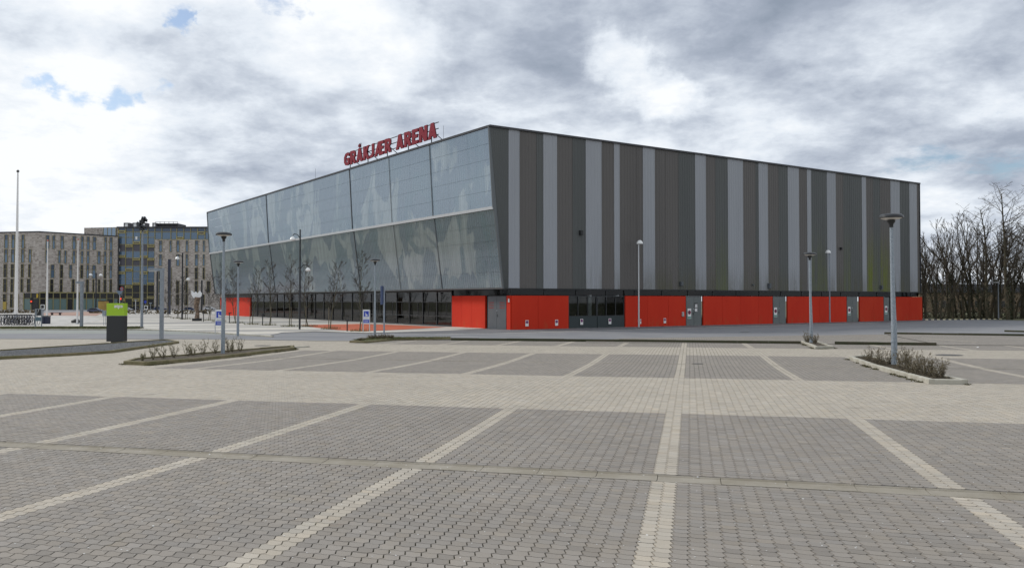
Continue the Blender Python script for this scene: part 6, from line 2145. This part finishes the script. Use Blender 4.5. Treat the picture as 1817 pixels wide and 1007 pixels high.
# verge grass, litter and fallen leaves
def scatter(name, pix, n, m_, fn, seed=1, up=.05):
    rr = random.Random(seed); mb = MB(); P = gpoly(pix)
    tri = [(P[0], P[k], P[k + 1]) for k in range(1, len(P) - 1)]
    ar = [abs((b_[0] - a[0]) * (c[1] - a[1]) - (c[0] - a[0]) * (b_[1] - a[1])) for a, b_, c in tri]
    for _ in range(n):
        a, b_, c = rr.choices(tri, ar)[0]
        u, v = rr.random(), rr.random()
        if u + v > 1: u, v = 1 - u, 1 - v
        X = a[0] + (b_[0] - a[0]) * u + (c[0] - a[0]) * v; Y = a[1] + (b_[1] - a[1]) * u + (c[1] - a[1]) * v
        fn(mb, Vector((X, Y, gz(X, Y) + up)), rr)
    return mb.build(name, m_, None, kind='stuff')
def blade(mb, c, rr, h=.10):
    g = Vector((rr.gauss(0, 1), rr.gauss(0, 1), 0)).normalized() * .015
    mb.add([c - g, c + g, c + Vector((rr.gauss(0, .04), rr.gauss(0, .04), h * rr.uniform(.4, 1.1)))], [(0, 1, 2)])
scatter('grass', [(0, 580.6), (250, 580.6), (256, 582.2), (240, 584.2), (0, 584.0)], 9000, M_grass, blade, 3, .05)
scatter('kerb_moss', [(622, 606), (650, 607.4), (702, 603.4), (800, 602.4), (800, 601), (660, 601.2)], 2500, M_grass, lambda mb, c, r_: blade(mb, c, r_, .07), 4, .10)
M_litter = mat('pale litter', (.7, .7, .68), .7)
def bit(mb, c, rr):
    e = Vector((rr.gauss(0, 1), rr.gauss(0, 1), 0)).normalized() * rr.uniform(.004, .011); g = Vector((-e.y, e.x, 0)) * rr.uniform(.4, 1)
    mb.add([c - e, c + g, c + e, c - g], [(0, 1, 2, 3)])
scatter('grit', [(0, 700), (1817, 700), (1817, 1007), (0, 1007)], 1500, M_litter, bit, 7, .003)
def pebble(mb, c, rr):
    r = rr.uniform(.02, .045)
    v = [c + Vector((r * rr.uniform(.7, 1), 0, 0)), c + Vector((0, r, 0)), c - Vector((r, 0, 0)), c - Vector((0, r * rr.uniform(.6, 1), 0)), c + Vector((0, 0, r * .8))]
    mb.add(v, [(0, 1, 4), (1, 2, 4), (2, 3, 4), (3, 0, 4)])
scatter('gravel', [(0, 635), (200, 624), (298, 610.5), (310, 608.4), (298, 606.5), (190, 613.2), (0, 627)], 14000, mat('dark pebbles', (.014, .015, .017), .7, scale=45, col2=(.24, .245, .25)), pebble, 8, .07)
scatter('bed_twigs', [(1516, 637), (1648, 678), (1706, 679), (1548, 636)], 2600, M_stem, lambda mb, c, r_: (lambda e: mb.add([c - e, c + Vector((0, 0, .012)), c + e], [(0, 1, 2)]))(Vector((r_.gauss(0, 1), r_.gauss(0, 1), r_.uniform(0, .4))).normalized() * .05), 9, .075)
for k, (x, y) in enumerate(((272, 932), (1148, 948), (843, 834), (372, 805), (1238, 845), (148, 778), (1425, 884), (1735, 616))):
    P = gnd(x, y)
    r_ = .011 if y > 640 else .05
    tag(MB().lathe((P.x, P.y, P.z - .004), [(r_, 0), (r_ * .9, r_ * .4), (r_ * .3, r_ * .7)], 7).build('pale_pebble', M_litter, None, base=P), ('small pale pebble on the grey pavers low at the left', 'small pale pebble on the middle pale strip near the bottom', 'small pale pebble against the gutter, left of the middle strip', 'small pale pebble by the gutter at the left', 'small pale pebble by the gutter just right of the middle strip', 'small pale pebble at the gutter near the left edge', 'small pale pebble on the grey pavers right of the middle strip', 'small pale pebble far off beyond the right-hand bed')[k], 'pebble', 'small pale pebbles on the paving')

# dark weed blades added along kerbs and wall foot as contact shade
M_shadeweed = mat('contact shade weeds', (.06, .062, .022), .95, scale=14, col2=(.11, .09, .04))
def along(name, P, n, seed, spread=.07, h=.05, closed=True):
    rr = random.Random(seed); mb = MB()
    Q = P + [P[0]] if closed else P
    for a, b_ in zip(Q, Q[1:]):
        a, b_ = Vector(a), Vector(b_)
        d = (b_ - a).normalized(); nn_ = Vector((d.y, -d.x))
        for _ in range(int(n * (b_ - a).length)):
            t = rr.random()
            if mnoise.noise(Vector((a.x + (b_.x - a.x) * t, a.y + (b_.y - a.y) * t, seed)) * 1.8) < -.05: continue
            c = a.lerp(b_, t) + nn_ * abs(rr.gauss(0, spread))
            blade(mb, Vector((c.x, c.y, gz(c.x, c.y) + .002)), rr, h * rr.uniform(.2, 1))
    return mb.build(name, M_shadeweed, None, kind='stuff')
along('contact_shade_weeds', [tuple(q) for q in P3], 260, 1)
along('contact_shade_weeds', [tuple(q) for q in P2], 200, 2)
along('contact_shade_weeds', [tuple(q) for q in P4], 200, 3)
along('wall_shade_weeds', [tuple((C1 + dR * 1 + nR * .12)[:2]), tuple((C1 + dR * (SE - .5) + nR * .12)[:2])], 40, 4, .10, .09, False)
